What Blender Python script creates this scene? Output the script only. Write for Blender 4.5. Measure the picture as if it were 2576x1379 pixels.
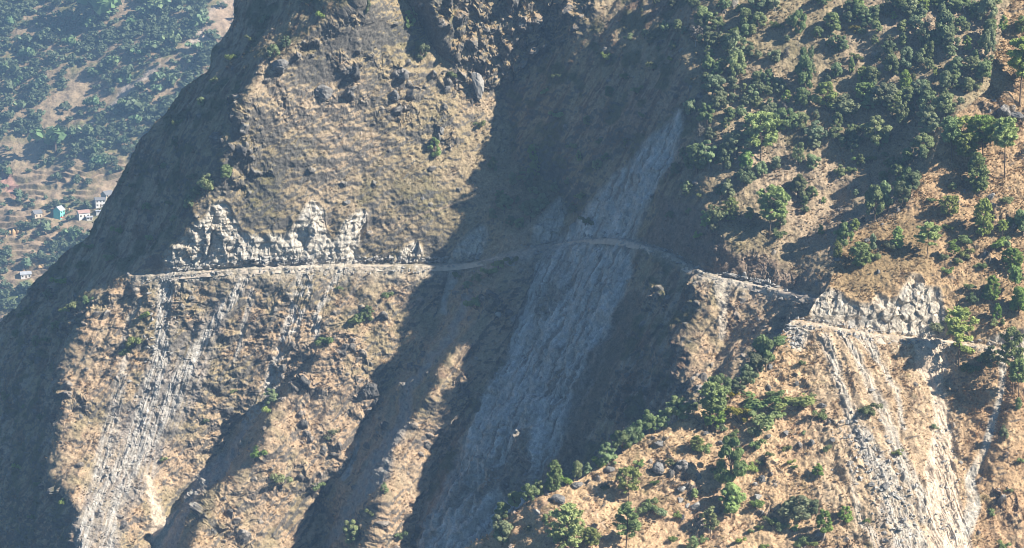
import bpy, math, random
import numpy as np
from mathutils import Vector

# ------------------------------------------------------------------ scene, camera, sky, sun
SC = bpy.context.scene
for o in list(bpy.data.objects):
    bpy.data.objects.remove(o)
COL = SC.collection
FW, FH = 1024.0, 548.0
HFOV, PITCH, CAMZ = math.radians(22.0), math.radians(12.0), 330.0
F = 512.0 / math.tan(HFOV / 2)
cam_d = bpy.data.cameras.new('camera')
cam_d.sensor_width = 36.0
cam_d.lens = 18.0 / math.tan(HFOV / 2)
cam_d.clip_start, cam_d.clip_end = 1.0, 9000.0
cam = bpy.data.objects.new('camera', cam_d)
COL.objects.link(cam)
cam.location = (0, 0, CAMZ)
cam.rotation_euler = (math.radians(90) - PITCH, 0, 0)
SC.camera = cam

SUN_E, SUN_A = math.radians(37.0), math.radians(17.0)
SUNV = Vector((math.cos(SUN_E) * math.cos(SUN_A), -math.cos(SUN_E) * math.sin(SUN_A), math.sin(SUN_E)))
world = bpy.data.worlds.new("World")
SC.world = world
world.use_nodes = True
wn = world.node_tree.nodes
sky = wn.new('ShaderNodeTexSky')
sky.sky_type = 'NISHITA'
sky.sun_disc = False
sky.sun_elevation = SUN_E
sky.sun_rotation = math.atan2(SUNV.x, SUNV.y)
sky.altitude = 1500
wn['Background'].inputs[1].default_value = 0.042
tint = wn.new('ShaderNodeVectorMath')      # deep blue mountain sky
tint.operation = 'MULTIPLY'
tint.inputs[1].default_value = (0.70, 1.02, 1.26)
world.node_tree.links.new(sky.outputs[0], tint.inputs[0])
world.node_tree.links.new(tint.outputs[0], wn['Background'].inputs[0])
sun_d = bpy.data.lights.new('sun', 'SUN')
sun_d.energy = 4.8
sun_d.angle = math.radians(0.5)
sun_d.color = (1.0, 0.93, 0.82)
sun = bpy.data.objects.new('sun', sun_d)
COL.objects.link(sun)
sun.location = (400, 0, 900)
sun.rotation_euler = SUNV.to_track_quat('Z', 'Y').to_euler()
SC.view_settings.view_transform = 'Standard'
SC.view_settings.look = 'None'
SC.view_settings.exposure = 1.05
SC.view_settings.gamma = 1.0
SC.cycles.max_bounces = 5
SC.cycles.diffuse_bounces = 1
SC.cycles.glossy_bounces = 1
SC.cycles.transmission_bounces = 2
SC.cycles.transparent_max_bounces = 4
SC.cycles.volume_bounces = 0
SC.cycles.use_denoising = True
SC.cycles.denoising_prefilter = 'ACCURATE'
SC.cycles.pixel_filter_type = 'BLACKMAN_HARRIS'
SC.cycles.filter_width = 0.95
SC.cycles.use_adaptive_sampling = True

rng = np.random.default_rng(11)
random.seed(5)

# ------------------------------------------------------------------ small maths
CP, SP = math.cos(PITCH), math.sin(PITCH)
RIGHT = np.array([1.0, 0, 0]); UP = np.array([0, SP, CP]); FWD = np.array([0, CP, -SP])
CAMP = np.array([0, 0, CAMZ])

def ray_point(u, v, D):
    """world point seen in direction (u, v) at forward distance D"""
    u = np.asarray(u, float); v = np.asarray(v, float); D = np.asarray(D, float)
    a = ((u - 512) / F * D)[..., None]; b = (-(v - 274) / F * D)[..., None]
    return CAMP + a * RIGHT + b * UP + D[..., None] * FWD

PERM = rng.permutation(256).astype(np.int32)
PERM2 = np.concatenate([PERM, PERM])
GRAD = rng.normal(size=(256, 3)).astype(np.float32)
GRAD /= np.linalg.norm(GRAD, axis=1)[:, None]

def perlin(p):
    sh = p.shape[:-1]
    p = p.reshape(-1, 3).astype(np.float32)
    i = np.floor(p).astype(np.int32)
    f = p - i
    w = f * f * f * (f * (f * 6 - 15) + 10)
    i &= 255
    out = np.zeros(len(p), np.float32)
    for dx in (0, 1):
        ax = PERM2[(i[:, 0] + dx) & 255]
        wx = w[:, 0] if dx else 1 - w[:, 0]
        for dy in (0, 1):
            ay = PERM2[ax + ((i[:, 1] + dy) & 255)]
            wy = wx * (w[:, 1] if dy else 1 - w[:, 1])
            for dz in (0, 1):
                g = GRAD[PERM2[ay + ((i[:, 2] + dz) & 255)]]
                d = g[:, 0] * (f[:, 0] - dx) + g[:, 1] * (f[:, 1] - dy) + g[:, 2] * (f[:, 2] - dz)
                out += wy * (w[:, 2] if dz else 1 - w[:, 2]) * d
    return (out * 1.5).reshape(sh)

def fbm(p, octs=3, gain=0.5, ridged=False):
    out = 0; a = 1.0
    for k in range(octs):
        n = perlin(p * (2.03 ** k) + 17.3 * k)
        if ridged:
            n = 1 - 2 * np.abs(n)
        out = out + a * n
        a *= gain
    return out

def worley(p, angular=False, facets=False):
    """nearest and second nearest feature distance, cell id"""
    p = p.reshape(-1, 3).astype(np.float32)
    i = np.floor(p).astype(np.int32)
    tilt = np.zeros(len(p), np.float32)
    f1 = np.full(len(p), 9, np.float32); f2 = f1.copy(); cid = np.zeros(len(p), np.int32)
    for dx in (-1, 0, 1):
        for dy in (-1, 0, 1):
            for dz in (-1, 0, 1):
                c = i + np.array([dx, dy, dz], np.int32)
                h = PERM2[PERM2[PERM2[c[:, 0] & 255] + (c[:, 1] & 255)] + (c[:, 2] & 255)]
                q = c + JIT[h]
                w = q - p
                if angular:   # broken, flat sided stones
                    w = np.abs(np.einsum('nij,nj->ni', ROTS[h & 15], w)) * STRETCH[h & 15]
                    d = np.maximum(w.max(1), 0.62 * w.sum(1))
                else:
                    d = np.sqrt((w ** 2).sum(1))
                m = d < f1
                f2 = np.where(m, f1, np.minimum(f2, d))
                cid = np.where(m, h, cid)
                f1 = np.where(m, d, f1)
                if facets:
                    tilt = np.where(m, np.einsum('ij,ij->i', TILT[h], w), tilt)
    if facets:
        return f1, f2, cid, tilt
    return f1, f2, cid
TILT = rng.normal(size=(256, 3)).astype(np.float32)
JIT = rng.random((256, 3)).astype(np.float32)
ROTS = np.stack([np.linalg.qr(rng.normal(size=(3, 3)))[0] for _ in range(16)]).astype(np.float32)
STRETCH = (0.8 + 0.75 * rng.random((16, 3))).astype(np.float32)
CELLR = rng.random((256, 4)).astype(np.float32)

def smooth(a, b, x):
    t = np.clip((x - a) / (b - a), 0, 1)
    return t * t * (3 - 2 * t)

# rasters over the view directions, one sample per unit, for laying out rock, scree and slope directions on the mountain
GU0, GU1, GV0, GV1 = -420, 1240, -140, 700
GW, GH = GU1 - GU0, GV1 - GV0
GUU, GVV = np.meshgrid(np.arange(GU0, GU1) + 0.0, np.arange(GV0, GV1) + 0.0)

def box_blur(a, r):
    r = int(round(r))
    if r < 1:
        return a
    for ax in (0, 1):
        pad = [(0, 0), (0, 0)]; pad[ax] = (r + 1, r)
        c = np.cumsum(np.pad(a, pad, mode='edge'), axis=ax)
        n = a.shape[ax]
        a = (np.take(c, np.arange(2 * r + 1, n + 2 * r + 1), axis=ax) - np.take(c, np.arange(0, n), axis=ax)) / (2 * r + 1)
    return a

def poly(pts, soft=2):
    pts = np.array(pts, float)
    m = np.zeros(GUU.shape, bool)
    x1, y1 = pts[:, 0], pts[:, 1]
    x2, y2 = np.roll(x1, -1), np.roll(y1, -1)
    for a, b, c, d in zip(x1, y1, x2, y2):
        if b == d:
            continue
        cond = (GVV >= min(b, d)) & (GVV < max(b, d))
        m ^= cond & (GUU < a + (GVV - b) / (d - b) * (c - a))
    return box_blur(box_blur(m.astype(np.float32), soft), soft)

def stroke(pts, w, soft=2.0):
    """pts (u, v) or (u, v, width)"""
    out = np.zeros(GUU.shape, np.float32)
    for a, b in zip(pts[:-1], pts[1:]):
        wa = a[2] if len(a) > 2 else w; wb = b[2] if len(b) > 2 else w
        dx, dy = b[0] - a[0], b[1] - a[1]
        L = dx * dx + dy * dy
        t = np.clip(((GUU - a[0]) * dx + (GVV - a[1]) * dy) / L, 0, 1)
        d = np.hypot(GUU - a[0] - t * dx, GVV - a[1] - t * dy)
        ww = (wa + t * (wb - wa)) / 2
        out = np.maximum(out, 1 - smooth(ww - soft / 2, ww + soft / 2, d))
    return out

def sample(img, u, v):
    x = np.clip(u - GU0, 0, GW - 1.001); y = np.clip(v - GV0, 0, GH - 1.001)
    i = x.astype(int); j = y.astype(int); fx = x - i; fy = y - j
    return ((img[j, i] * (1 - fx) + img[j, i + 1] * fx) * (1 - fy) + (img[j + 1, i] * (1 - fx) + img[j + 1, i + 1] * fx) * fy)

def integrate(gx, gy, step=2):
    """log-distance whose slopes follow gx (to the right) and gy (upwards), least squares"""
    a = box_blur(gx, 1)[::step, ::step].astype(np.float64) * step / F
    b = -box_blur(gy, 1)[::step, ::step].astype(np.float64) * step / F
    h, w = a.shape
    ax = (a[:, 1:] + a[:, :-1]) / 2; by = (b[1:] + b[:-1]) / 2
    div = np.zeros((h, w))
    div[:, :-1] += ax; div[:, 1:] -= ax
    div[:-1] += by; div[1:] -= by
    def basis(n):
        k = np.arange(n)
        C = np.cos(np.pi * (k[:, None] + 0.5) * k[None] / n)
        C /= np.linalg.norm(C, axis=0)
        return C, 2 - 2 * np.cos(np.pi * k / n)
    Ch, eh = basis(h); Cw, ew = basis(w)
    s = Ch.T @ div @ Cw
    e = -(eh[:, None] + ew[None])
    e[0, 0] = 1
    s = s / e
    s[0, 0] = 0
    L = Ch @ s @ Cw.T
    full_y = np.clip(np.arange(GH) / step, 0, h - 1.001); full_x = np.clip(np.arange(GW) / step, 0, w - 1.001)
    j = full_y.astype(int); i = full_x.astype(int)
    fy = (full_y - j)[:, None]; fx = (full_x - i)[None]
    return ((L[j][:, i] * (1 - fx) + L[j][:, i + 1] * fx) * (1 - fy) + (L[j + 1][:, i] * (1 - fx) + L[j + 1][:, i + 1] * fx) * fy)

# ------------------------------------------------------------------ lay of the land
MAIN_EDGE = [(262, -140), (247, -40), (235, 0), (235, 16), (229, 26), (221, 37), (212, 46), (207, 66), (199, 76), (189, 84), (175, 100), (169, 115), (159, 128),
             (147, 140), (133, 155), (124, 169), (118, 179), (112, 193), (102, 211), (94, 221), (90, 236), (74, 244), (60, 257), (44, 275), (40, 279),
             (28, 295), (12, 313), (0, 323), (-60, 395), (-110, 500), (-150, 640), (-160, 700)]
SPUR_EDGE = [(1030, -140), (1022, -40), (1015, 0), (1003, 12), (1001, 36), (993, 60), (989, 88), (977, 100), (953, 118), (941, 134), (928, 172), (912, 183), (910, 201),
             (900, 213), (880, 223), (862, 229), (848, 237), (836, 261), (834, 273), (828, 289), (816, 301), (808, 316), (792, 320.5), (787, 325), (780, 337),
             (776, 349), (768, 362), (751, 382), (737, 396), (711, 405), (691, 415), (672, 427), (644, 440), (612, 460), (578, 480), (552, 494),
             (530, 506), (512, 517), (495, 532), (467, 548), (400, 600), (300, 690), (290, 700)]
def edge_u(edge, v):
    e = np.array(edge)
    return np.interp(v, e[:, 1], e[:, 0])

# main mountain: slope directions (gx > 0 faces right into the sun, gx < -1 faces left into shade)
A_CREST = [(372, -140), (362, -30), (356, 0), (330, 18), (300, 38), (284, 54), (268, 62), (256, 76), (245, 100), (232, 120), (222, 140), (224, 160), (216, 178), (204, 190), (198, 203),
           (188, 222), (173, 236), (156, 250), (140, 262), (126, 274), (96, 303), (76, 349), (64, 369), (62, 403), (62, 427), (50, 449), (48, 473), (58, 485), (70, 493), (79, 511), (80, 548), (80, 700)]
left_flank = [(-420, -140)] + A_CREST + [(-420, 700)]
bowl = [(700, -140), (640, -30), (600, 18), (578, 30), (546, 56), (516, 80), (500, 88), (508, 110), (512, 130), (510, 165), (528, 172), (545, 172), (560, 190), (566, 200), (560, 222), (553, 243), (549, 252),
        (536, 275), (528, 300), (520, 314), (515, 332), (510, 347), (490, 382), (468, 412), (446, 432), (442, 452), (438, 472), (430, 492), (422, 514), (411, 548), (402, 700), (700, 700), (800, 560),
        (720, 400), (695, 384), (691, 369), (691, 343), (699, 319), (701, 284), (712, 277), (740, 281), (768, 287), (790, 285), (788, 262), (737, 258), (729, 253), (721, 235), (703, 199), (711, 179), (721, 150), (718, 128), (703, 96),
        (687, 58), (690, 30), (710, 0), (760, -140)]
bowl_floor = [(520, 100), (600, 30), (640, 30), (660, 100), (620, 170), (580, 220), (560, 240), (566, 200), (545, 172), (525, 160)]
notch = [(395, -40), (405, 0), (421, 20), (431, 46), (449, 62), (460, 66), (463, 60), (446, 44), (437, 24), (432, 0), (428, -40)]
cliff_dark = [(552, 0), (546, 20), (550, 40), (556, 52), (590, 22), (600, 0)]
gully2 = [(449, 282), (441, 313), (435, 339), (396, 376), (376, 412), (364, 432), (356, 464), (336, 486), (322, 498), (326, 532), (322, 548), (315, 700), (368, 700), (368, 548), (374, 536), (384, 504), (384, 482), (403, 427),
          (434, 400), (442, 370), (462, 338), (474, 320), (494, 286), (520, 262), (540, 250), (500, 258), (470, 266)]
gully3 = [(322, 353), (304, 371), (290, 373), (276, 397), (256, 415), (235, 429), (229, 445), (215, 463), (189, 490), (179, 502), (180, 514), (172, 530), (158, 548), (130, 640), (170, 640), (192, 548), (202, 526), (209, 506), (211, 494), (238, 488), (246, 463),
          (268, 452), (272, 417), (292, 391), (318, 366)]
dark_b = [(945, 95), (937, 112), (912, 128), (896, 140), (880, 160), (864, 175), (848, 185), (836, 191), (834, 203), (836, 211), (822, 223), (818, 231), (794, 251), (790, 285), (800, 294), (830, 300), (850, 262), (880, 240), (915, 205), (935, 172), (945, 134), (960, 110)]
dark_d = [(729, 327), (743, 303), (768, 300), (790, 294), (830, 300), (900, 420), (800, 420), (720, 400), (711, 373), (717, 353)]
lower_right_a = [(330, 275), (440, 275), (430, 340), (370, 420), (320, 490), (310, 548), (215, 548), (270, 430), (330, 350)]
mid_patches = [[(846, 120), (880, 105), (900, 120), (870, 150), (840, 165), (830, 150)], [(800, 130), (830, 120), (835, 140), (812, 150)], [(735, 60), (765, 40), (770, 60), (740, 85)],
               [(860, 40), (890, 30), (900, 50), (870, 70)], [(780, 100), (800, 96), (805, 112), (775, 125)]]

gx = np.full(GUU.shape, 0.58, np.float32)
gy = np.full(GUU.shape, 0.68, np.float32)
def lay(mask, ax=None, ay=None):
    global gx, gy
    if ax is not None: gx = gx * (1 - mask) + ax * mask
    if ay is not None: gy = gy * (1 - mask) + ay * mask
slope_b = poly([(600, -140), (1240, -140), (1240, 420), (700, 420), (690, 270), (640, 200)], 6)
lay(slope_b, 0.02, 0.64)
lay(poly(lower_right_a, 6), 0.35, 0.60)
lay(poly([(95, 305), (130, 277), (180, 270), (330, 268), (440, 266), (440, 300), (380, 370), (320, 365), (270, 400), (225, 440), (150, 500), (80, 540), (60, 440), (75, 350)], 6), 0.95, 0.80)
m_cliff = poly([(432, -140), (432, 0), (437, 24), (447, 45), (462, 66), (470, 85), (500, 90), (546, 58), (580, 30), (600, 0), (640, -140)], 3)
lay(m_cliff, 0.05, 0.30)
lay(poly(left_flank, 3), -1.5, 0.42)
lay(poly([(-420, -140), (395, -140), (362, -30), (356, 0), (330, 18), (300, 38), (284, 54), (268, 62), (256, 76), (245, 100), (236, 125), (150, 125), (-420, 125)], 3), -2.3, 1.0)
lay(poly(bowl, 3), -1.10, 0.40)
lay(poly(bowl_floor, 6), -1.0, 0.40)
lay(poly(notch, 1), -1.9, 0.45)
lay(poly(cliff_dark, 3), -1.1, 0.3)
lay(poly(gully2, 2), -1.9, 0.7)
lay(poly([(449, 282), (441, 313), (435, 339), (396, 376), (376, 412), (364, 432), (356, 464), (336, 486), (322, 498), (326, 532), (340, 548), (352, 510), (370, 470), (395, 415), (430, 365), (455, 320), (470, 280)], 2), -1.5, 0.5)
lay(poly(gully3, 2), -2.2, 1.0)
lay(poly(dark_b, 3), -1.7, 0.8)
lay(poly(dark_d, 2), -1.2, 0.3)
for q in mid_patches:
    lay(poly(q, 5), -0.45, 0.55)
lay(poly([(652, 333), (660, 320), (668, 309), (664, 326), (656, 338)], 1), 0.2, 0.5)
# bare cuts above the road
CUTS_MAIN = [[(165, 266), (167, 253), (183, 237), (196, 225), (207, 217), (211, 206), (221, 199), (228, 203), (231, 212), (238, 221), (239, 230), (256, 236), (274, 233), (284, 235), (294, 226),
              (303, 211), (306, 204), (314, 200), (325, 210), (324, 220), (328, 234), (331, 242), (337, 238), (344, 222), (352, 214), (360, 208), (368, 211), (366, 222), (364, 234), (357, 248), (364, 264), (300, 268)],
             [(392, 264), (398, 253), (405, 247), (414, 240), (422, 247), (425, 262)], [(443, 264), (456, 246), (467, 233), (478, 225), (484, 223), (488, 236), (482, 254), (460, 262)],
             [(530, 246), (534, 229), (540, 219), (551, 207), (557, 200), (562, 197), (566, 204), (565, 228), (555, 243)]]
m_cut = np.zeros(GUU.shape, np.float32)
for q in CUTS_MAIN:
    m_cut = np.maximum(m_cut, poly(q, 1))
lay(m_cut, 1.0, 0.62)
lay(poly([(640, 268), (700, 262), (737, 258), (755, 250), (768, 268), (790, 270), (810, 285), (800, 292), (768, 286), (700, 268), (640, 246)], 2), -0.9, 0.2)
L_MAIN = integrate(gx, gy)
L_MAIN += math.log(885.0) - L_MAIN[268 - GV0, 256 - GU0]
def depth_main(u, v): return np.exp(sample(L_MAIN, u, v))

# near spur
gx = np.full(GUU.shape, 0.12, np.float32); gy = np.full(GUU.shape, 0.62, np.float32)
lay(poly([(760, 340), (830, 330), (850, 400), (870, 470), (905, 560), (920, 700), (400, 700), (500, 520)], 8), -0.05, 0.66)
lay(poly([(850, 330), (940, 345), (938, 440), (945, 560), (920, 700), (905, 560), (870, 440)], 6), 0.35, 0.5)
lay(poly([(952, 350), (1005, 356), (990, 430), (975, 470), (960, 470), (950, 420)], 4), -0.5, 0.55)
lay(poly([(1008, 356), (1006, 390), (990, 440), (980, 468), (990, 480), (1010, 420), (1020, 380)], 2), -1.1, 0.5)
lay(poly([(540, 500), (552, 512), (554, 548), (555, 700), (250, 700), (470, 540)], 2), -1.5, 0.5)
lay(poly([(836, 261), (848, 237), (880, 223), (905, 212), (930, 250), (905, 285), (870, 300), (840, 290)], 4), 0.0, 0.85)
CUTS_SPUR = [[(808, 321), (811, 309), (816, 299), (824, 292), (838, 293), (848, 302), (859, 306), (870, 306), (877, 294), (887, 300), (896, 300), (904, 286), (912, 275), (919, 277), (924, 288), (939, 291), (945, 316), (948, 337), (928, 336), (888, 333), (848, 327)],
             [(985, 340), (1004, 335), (1040, 335), (1060, 360), (1010, 349)]]
m_cut2 = np.zeros(GUU.shape, np.float32)
for q in CUTS_SPUR:
    m_cut2 = np.maximum(m_cut2, poly(q, 1))
lay(m_cut2, None, 0.25)
L_SPUR = integrate(gx, gy)
L_SPUR += math.log(655.0) - L_SPUR[337 - GV0, 900 - GU0]
def depth_spur(u, v): return np.exp(sample(L_SPUR, u, v))

# far hill across the valley
gx = np.full(GUU.shape, -0.15, np.float32); gy = np.full(GUU.shape, 1.0, np.float32)
lay(poly([(-420, -140), (-60, -140), (60, -30), (0, 40), (-100, 120), (-420, 160)], 4), 0.4, 0.9)
lay(poly([(60, 170), (100, 135), (130, 100), (165, 70), (185, 45), (215, 20), (240, -20), (260, 60), (160, 140), (110, 180)], 6), 0.25, 0.9)
lay(poly([(40, 170), (70, 140), (105, 108), (128, 85), (150, 62), (165, 70), (130, 100), (100, 135), (60, 172)], 2), -1.05, 0.7)
lay(poly([(-420, 200), (110, 190), (110, 260), (0, 330), (-420, 400)], 10), -0.1, 1.5)
lay(poly([(205, 14), (212, 8), (222, 18), (236, 10), (236, 0), (215, 0)], 1), 0.5, 0.5)
L_FAR = integrate(gx, gy)
L_FAR += math.log(2000.0) - L_FAR[214 - GV0, 60 - GU0]
def depth_far(u, v): return np.exp(sample(L_FAR, u, v))

# ------------------------------------------------------------------ materials
def new_mat(name):
    m = bpy.data.materials.new(name)
    m.use_nodes = True
    nt = m.node_tree
    b = nt.nodes['Principled BSDF']
    b.inputs['Specular IOR Level'].default_value = 0.12
    b.inputs['Roughness'].default_value = 0.95
    return m, nt, b

def noise_node(nt, vec, scale, detail=4, rough=0.6):
    n = nt.nodes.new('ShaderNodeTexNoise')
    n.inputs['Scale'].default_value = scale; n.inputs['Detail'].default_value = detail; n.inputs['Roughness'].default_value = rough
    nt.links.new(vec, n.inputs['Vector'])
    return n.outputs['Fac']

def mapped(nt, sock, a, b, lo, hi):
    n = nt.nodes.new('ShaderNodeMapRange')
    n.inputs['From Min'].default_value = a; n.inputs['From Max'].default_value = b
    n.inputs['To Min'].default_value = lo; n.inputs['To Max'].default_value = hi
    nt.links.new(sock, n.inputs['Value'])
    return n.outputs['Result']

def math_node(nt, op, a, b):
    n = nt.nodes.new('ShaderNodeMath'); n.operation = op
    for i, s in enumerate((a, b)):
        if isinstance(s, (int, float)): n.inputs[i].default_value = s
        else: nt.links.new(s, n.inputs[i])
    return n.outputs[0]

def scaled_colour(nt, col, fac):
    n = nt.nodes.new('ShaderNodeVectorMath'); n.operation = 'SCALE'
    if isinstance(col, tuple): n.inputs[0].default_value = col
    else: nt.links.new(col, n.inputs[0])
    nt.links.new(fac, n.inputs['Scale'])
    return n.outputs[0]

def ground_material(name, k):
    """weathered hillside: the albedo laid on the mesh, broken up by tussock and grit sized noise"""
    m, nt, b = new_mat(name)
    at = nt.nodes.new('ShaderNodeAttribute'); at.attribute_name = 'albedo'
    geo = nt.nodes.new('ShaderNodeNewGeometry')
    pos = geo.outputs['Position']
    f1 = mapped(nt, noise_node(nt, pos, 0.55 / k, 5, 0.7), 0.25, 0.75, 0.62, 1.38)
    f2 = mapped(nt, noise_node(nt, pos, 2.1 / k, 3, 0.6), 0.3, 0.7, 0.72, 1.28)
    nt.links.new(scaled_colour(nt, at.outputs['Color'], math_node(nt, 'MULTIPLY', f1, f2)), b.inputs['Base Color'])
    bump = nt.nodes.new('ShaderNodeBump'); bump.inputs['Strength'].default_value = 0.8; bump.inputs['Distance'].default_value = 0.6 * k
    nt.links.new(noise_node(nt, pos, 0.9 / k, 6, 0.7), bump.inputs['Height'])
    nt.links.new(bump.outputs[0], b.inputs['Normal'])
    return m

def plain_material(name, col, var=0.25, scale=1.0, bump=0.0, rough=0.95):
    m, nt, b = new_mat(name)
    geo = nt.nodes.new('ShaderNodeNewGeometry')
    n = noise_node(nt, geo.outputs['Position'], scale, 5, 0.65)
    nt.links.new(scaled_colour(nt, col, mapped(nt, n, 0.25, 0.75, 1 - var, 1 + var)), b.inputs['Base Color'])
    b.inputs['Roughness'].default_value = rough
    if bump:
        bp = nt.nodes.new('ShaderNodeBump'); bp.inputs['Distance'].default_value = bump
        nt.links.new(n, bp.inputs['Height']); nt.links.new(bp.outputs[0], b.inputs['Normal'])
    return m

def leaf_material(name, col, trans=0.38):
    """leaves: each tree a little different, each leaf clump a little different, some light through the leaf"""
    m, nt, b = new_mat(name)
    oi = nt.nodes.new('ShaderNodeObjectInfo')
    at = nt.nodes.new('ShaderNodeAttribute'); at.attribute_name = 'leaf_tone'
    fac = math_node(nt, 'MULTIPLY', mapped(nt, oi.outputs['Random'], 0, 1, 0.7, 1.3), mapped(nt, at.outputs['Fac'], 0, 1, 0.55, 1.5))
    hue = nt.nodes.new('ShaderNodeHueSaturation')
    hue.inputs['Color'].default_value = (*col, 1)
    nt.links.new(mapped(nt, math_node(nt, 'FRACT', math_node(nt, 'MULTIPLY', oi.outputs['Random'], 7.31), 0.0), 0, 1, 0.475, 0.525), hue.inputs['Hue'])
    nt.links.new(mapped(nt, math_node(nt, 'FRACT', math_node(nt, 'MULTIPLY', oi.outputs['Random'], 3.77), 0.0), 0, 1, 0.8, 1.1), hue.inputs['Saturation'])
    c = scaled_colour(nt, hue.outputs[0], fac)
    nt.links.new(c, b.inputs['Base Color'])
    tr = nt.nodes.new('ShaderNodeBsdfTranslucent'); nt.links.new(c, tr.inputs[0])
    mix = nt.nodes.new('ShaderNodeMixShader'); mix.inputs[0].default_value = trans
    nt.links.new(b.outputs[0], mix.inputs[1]); nt.links.new(tr.outputs[0], mix.inputs[2])
    nt.links.new(mix.outputs[0], nt.nodes['Material Output'].inputs[0])
    return m

# ------------------------------------------------------------------ mesh helpers
def quick_mesh(name, verts, faces, mats, smooth_shade=True, mat_index=None):
    """faces: (n, k) int array"""
    me = bpy.data.meshes.new(name)
    verts = np.ascontiguousarray(verts, np.float32); faces = np.ascontiguousarray(faces, np.int32)
    n, k = faces.shape
    me.vertices.add(len(verts)); me.vertices.foreach_set('co', verts.ravel())
    me.loops.add(n * k); me.loops.foreach_set('vertex_index', faces.ravel())
    me.polygons.add(n)
    me.polygons.foreach_set('loop_start', np.arange(0, n * k, k, dtype=np.int32))
    if mat_index is not None: me.polygons.foreach_set('material_index', np.ascontiguousarray(mat_index, np.int32))
    me.polygons.foreach_set('use_smooth', np.full(n, smooth_shade))
    for m in (mats if isinstance(mats, (list, tuple)) else [mats]):
        me.materials.append(m)
    me.update(calc_edges=True)
    me.validate()
    return me

def link(name, me, parent=None):
    o = bpy.data.objects.new(name, me)
    COL.objects.link(o)
    if parent is not None: o.parent = parent
    return o

def tag(o, label, cat, group=None, kind=None):
    if label: o['label'] = label
    if cat: o['category'] = cat
    if group: o['group'] = group
    if kind: o['kind'] = kind
    return o

def structure(o):
    o['kind'] = 'structure'
    return o

def grid_faces(h, w):
    i = np.arange(h * w).reshape(h, w)
    return np.stack([i[:-1, :-1], i[1:, :-1], i[1:, 1:], i[:-1, 1:]], -1).reshape(-1, 4)

def grid_normals(P):
    du = np.gradient(P, axis=1); dv = np.gradient(P, axis=0)
    n = np.cross(dv, du)
    n /= np.linalg.norm(n, axis=-1, keepdims=True) + 1e-9
    s = np.sign(np.sum(n * (CAMP - P), -1, keepdims=True))
    return n * s

def mix(a, b, m):
    return a * (1 - m[..., None]) + np.asarray(b) * m[..., None]

def bumps(P, cell, keep, rmin, rmax):
    """stones set in the ground: height, and mask where a stone shows"""
    f1, f2, cid = worley(P / cell, True)
    f1 = f1.reshape(P.shape[:2]); cid = cid.reshape(P.shape[:2])
    R = CELLR[cid]
    r = rmin + (rmax - rmin) * R[..., 0]
    on = smooth(0.0, 0.02, keep - R[..., 1])
    t = np.clip(1 - f1 / r, 0, 1)
    return np.minimum(t * 2.2, 0.55 + 0.45 * t) * r * cell * (0.7 + 0.7 * R[..., 2]) * on, smooth(0.0, 0.15, t) * on, R[..., 3]

def facets(P, cell, k=0.42):
    """rock broken along joints: every block has a flat face with its own tilt"""
    f1, f2, cid, tilt = worley(P / cell, False, True)
    return ((CELLR[cid][:, 0] - 0.5) * 0.8 + k * tilt).reshape(P.shape[:2]), (f2 - f1).reshape(P.shape[:2])

def blocks(P, cell):
    f1, f2, cid = worley(P / cell)
    return (CELLR[cid][:, 0].reshape(P.shape[:2]) - 0.5), (f2 - f1).reshape(P.shape[:2])

# ------------------------------------------------------------------ roads (laid over the view)
ROAD_MAIN = [(138, 275.6), (148, 275), (165, 274), (200, 271.5), (256, 267.5), (300, 266.5), (340, 265.5), (380, 265), (430, 265.5), (470, 263.5), (495, 258), (520, 251), (550, 245), (575, 241), (600, 238.5),
             (615, 238), (630, 240.5), (650, 246), (675, 256), (704, 273), (715, 276), (740, 281), (768, 287), (785, 291), (800, 294), (830, 301)]
ROAD_SPUR = [(789, 320), (810, 323.5), (840, 329), (870, 334), (900, 337), (940, 340), (975, 345), (1000, 350), (1024, 355), (1060, 362), (1130, 375)]
def road_v(road, u):
    r = np.array(road)
    k = np.interp(u, r[:, 0], r[:, 1])
    return k
def road_bench(road, u, v, ends):
    dv = v - road_v(road, u)
    up = 1.3 * np.exp(np.minimum(dv, 0) / 26.0); dn = -1.5 * np.exp(-np.maximum(dv, 0) / 30.0)
    s = smooth(-1.6, 1.6, dv)
    fade = smooth(ends[0], ends[0] + 14, u) * (1 - smooth(ends[1] - 10, ends[1], u))
    return (up * (1 - s) + dn * s) * fade, np.exp(-(dv / 7.0) ** 2) * fade, dv

TAN_OLIVE = (0.310, 0.245, 0.145); TAN_GREY = (0.365, 0.280, 0.188); PINKISH = (0.435, 0.310, 0.200); GREENISH = (0.125, 0.125, 0.055); STRAW = (0.40, 0.265, 0.135)
ROCK_DARK = (0.120, 0.115, 0.108); ROCK_GREY = (0.27, 0.255, 0.235); ROCK_PALE = (0.50, 0.465, 0.415); SAND = (0.60, 0.48, 0.36); SCREE = (0.36, 0.335, 0.30); RUST = (0.20, 0.115, 0.075)

def sheet_object(name, P, N_extra, albedo, mat):
    h, w = P.shape[:2]
    me = quick_mesh(name, P.reshape(-1, 3), grid_faces(h, w), mat, False)
    at = me.attributes.new('albedo', 'FLOAT_COLOR', 'POINT')
    c = np.ones((h * w, 4), np.float32); c[:, :3] = np.clip(albedo.reshape(-1, 3), 0.01, 0.85)
    at.data.foreach_set('color', c.ravel())
    return structure(link(name, me))

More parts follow.
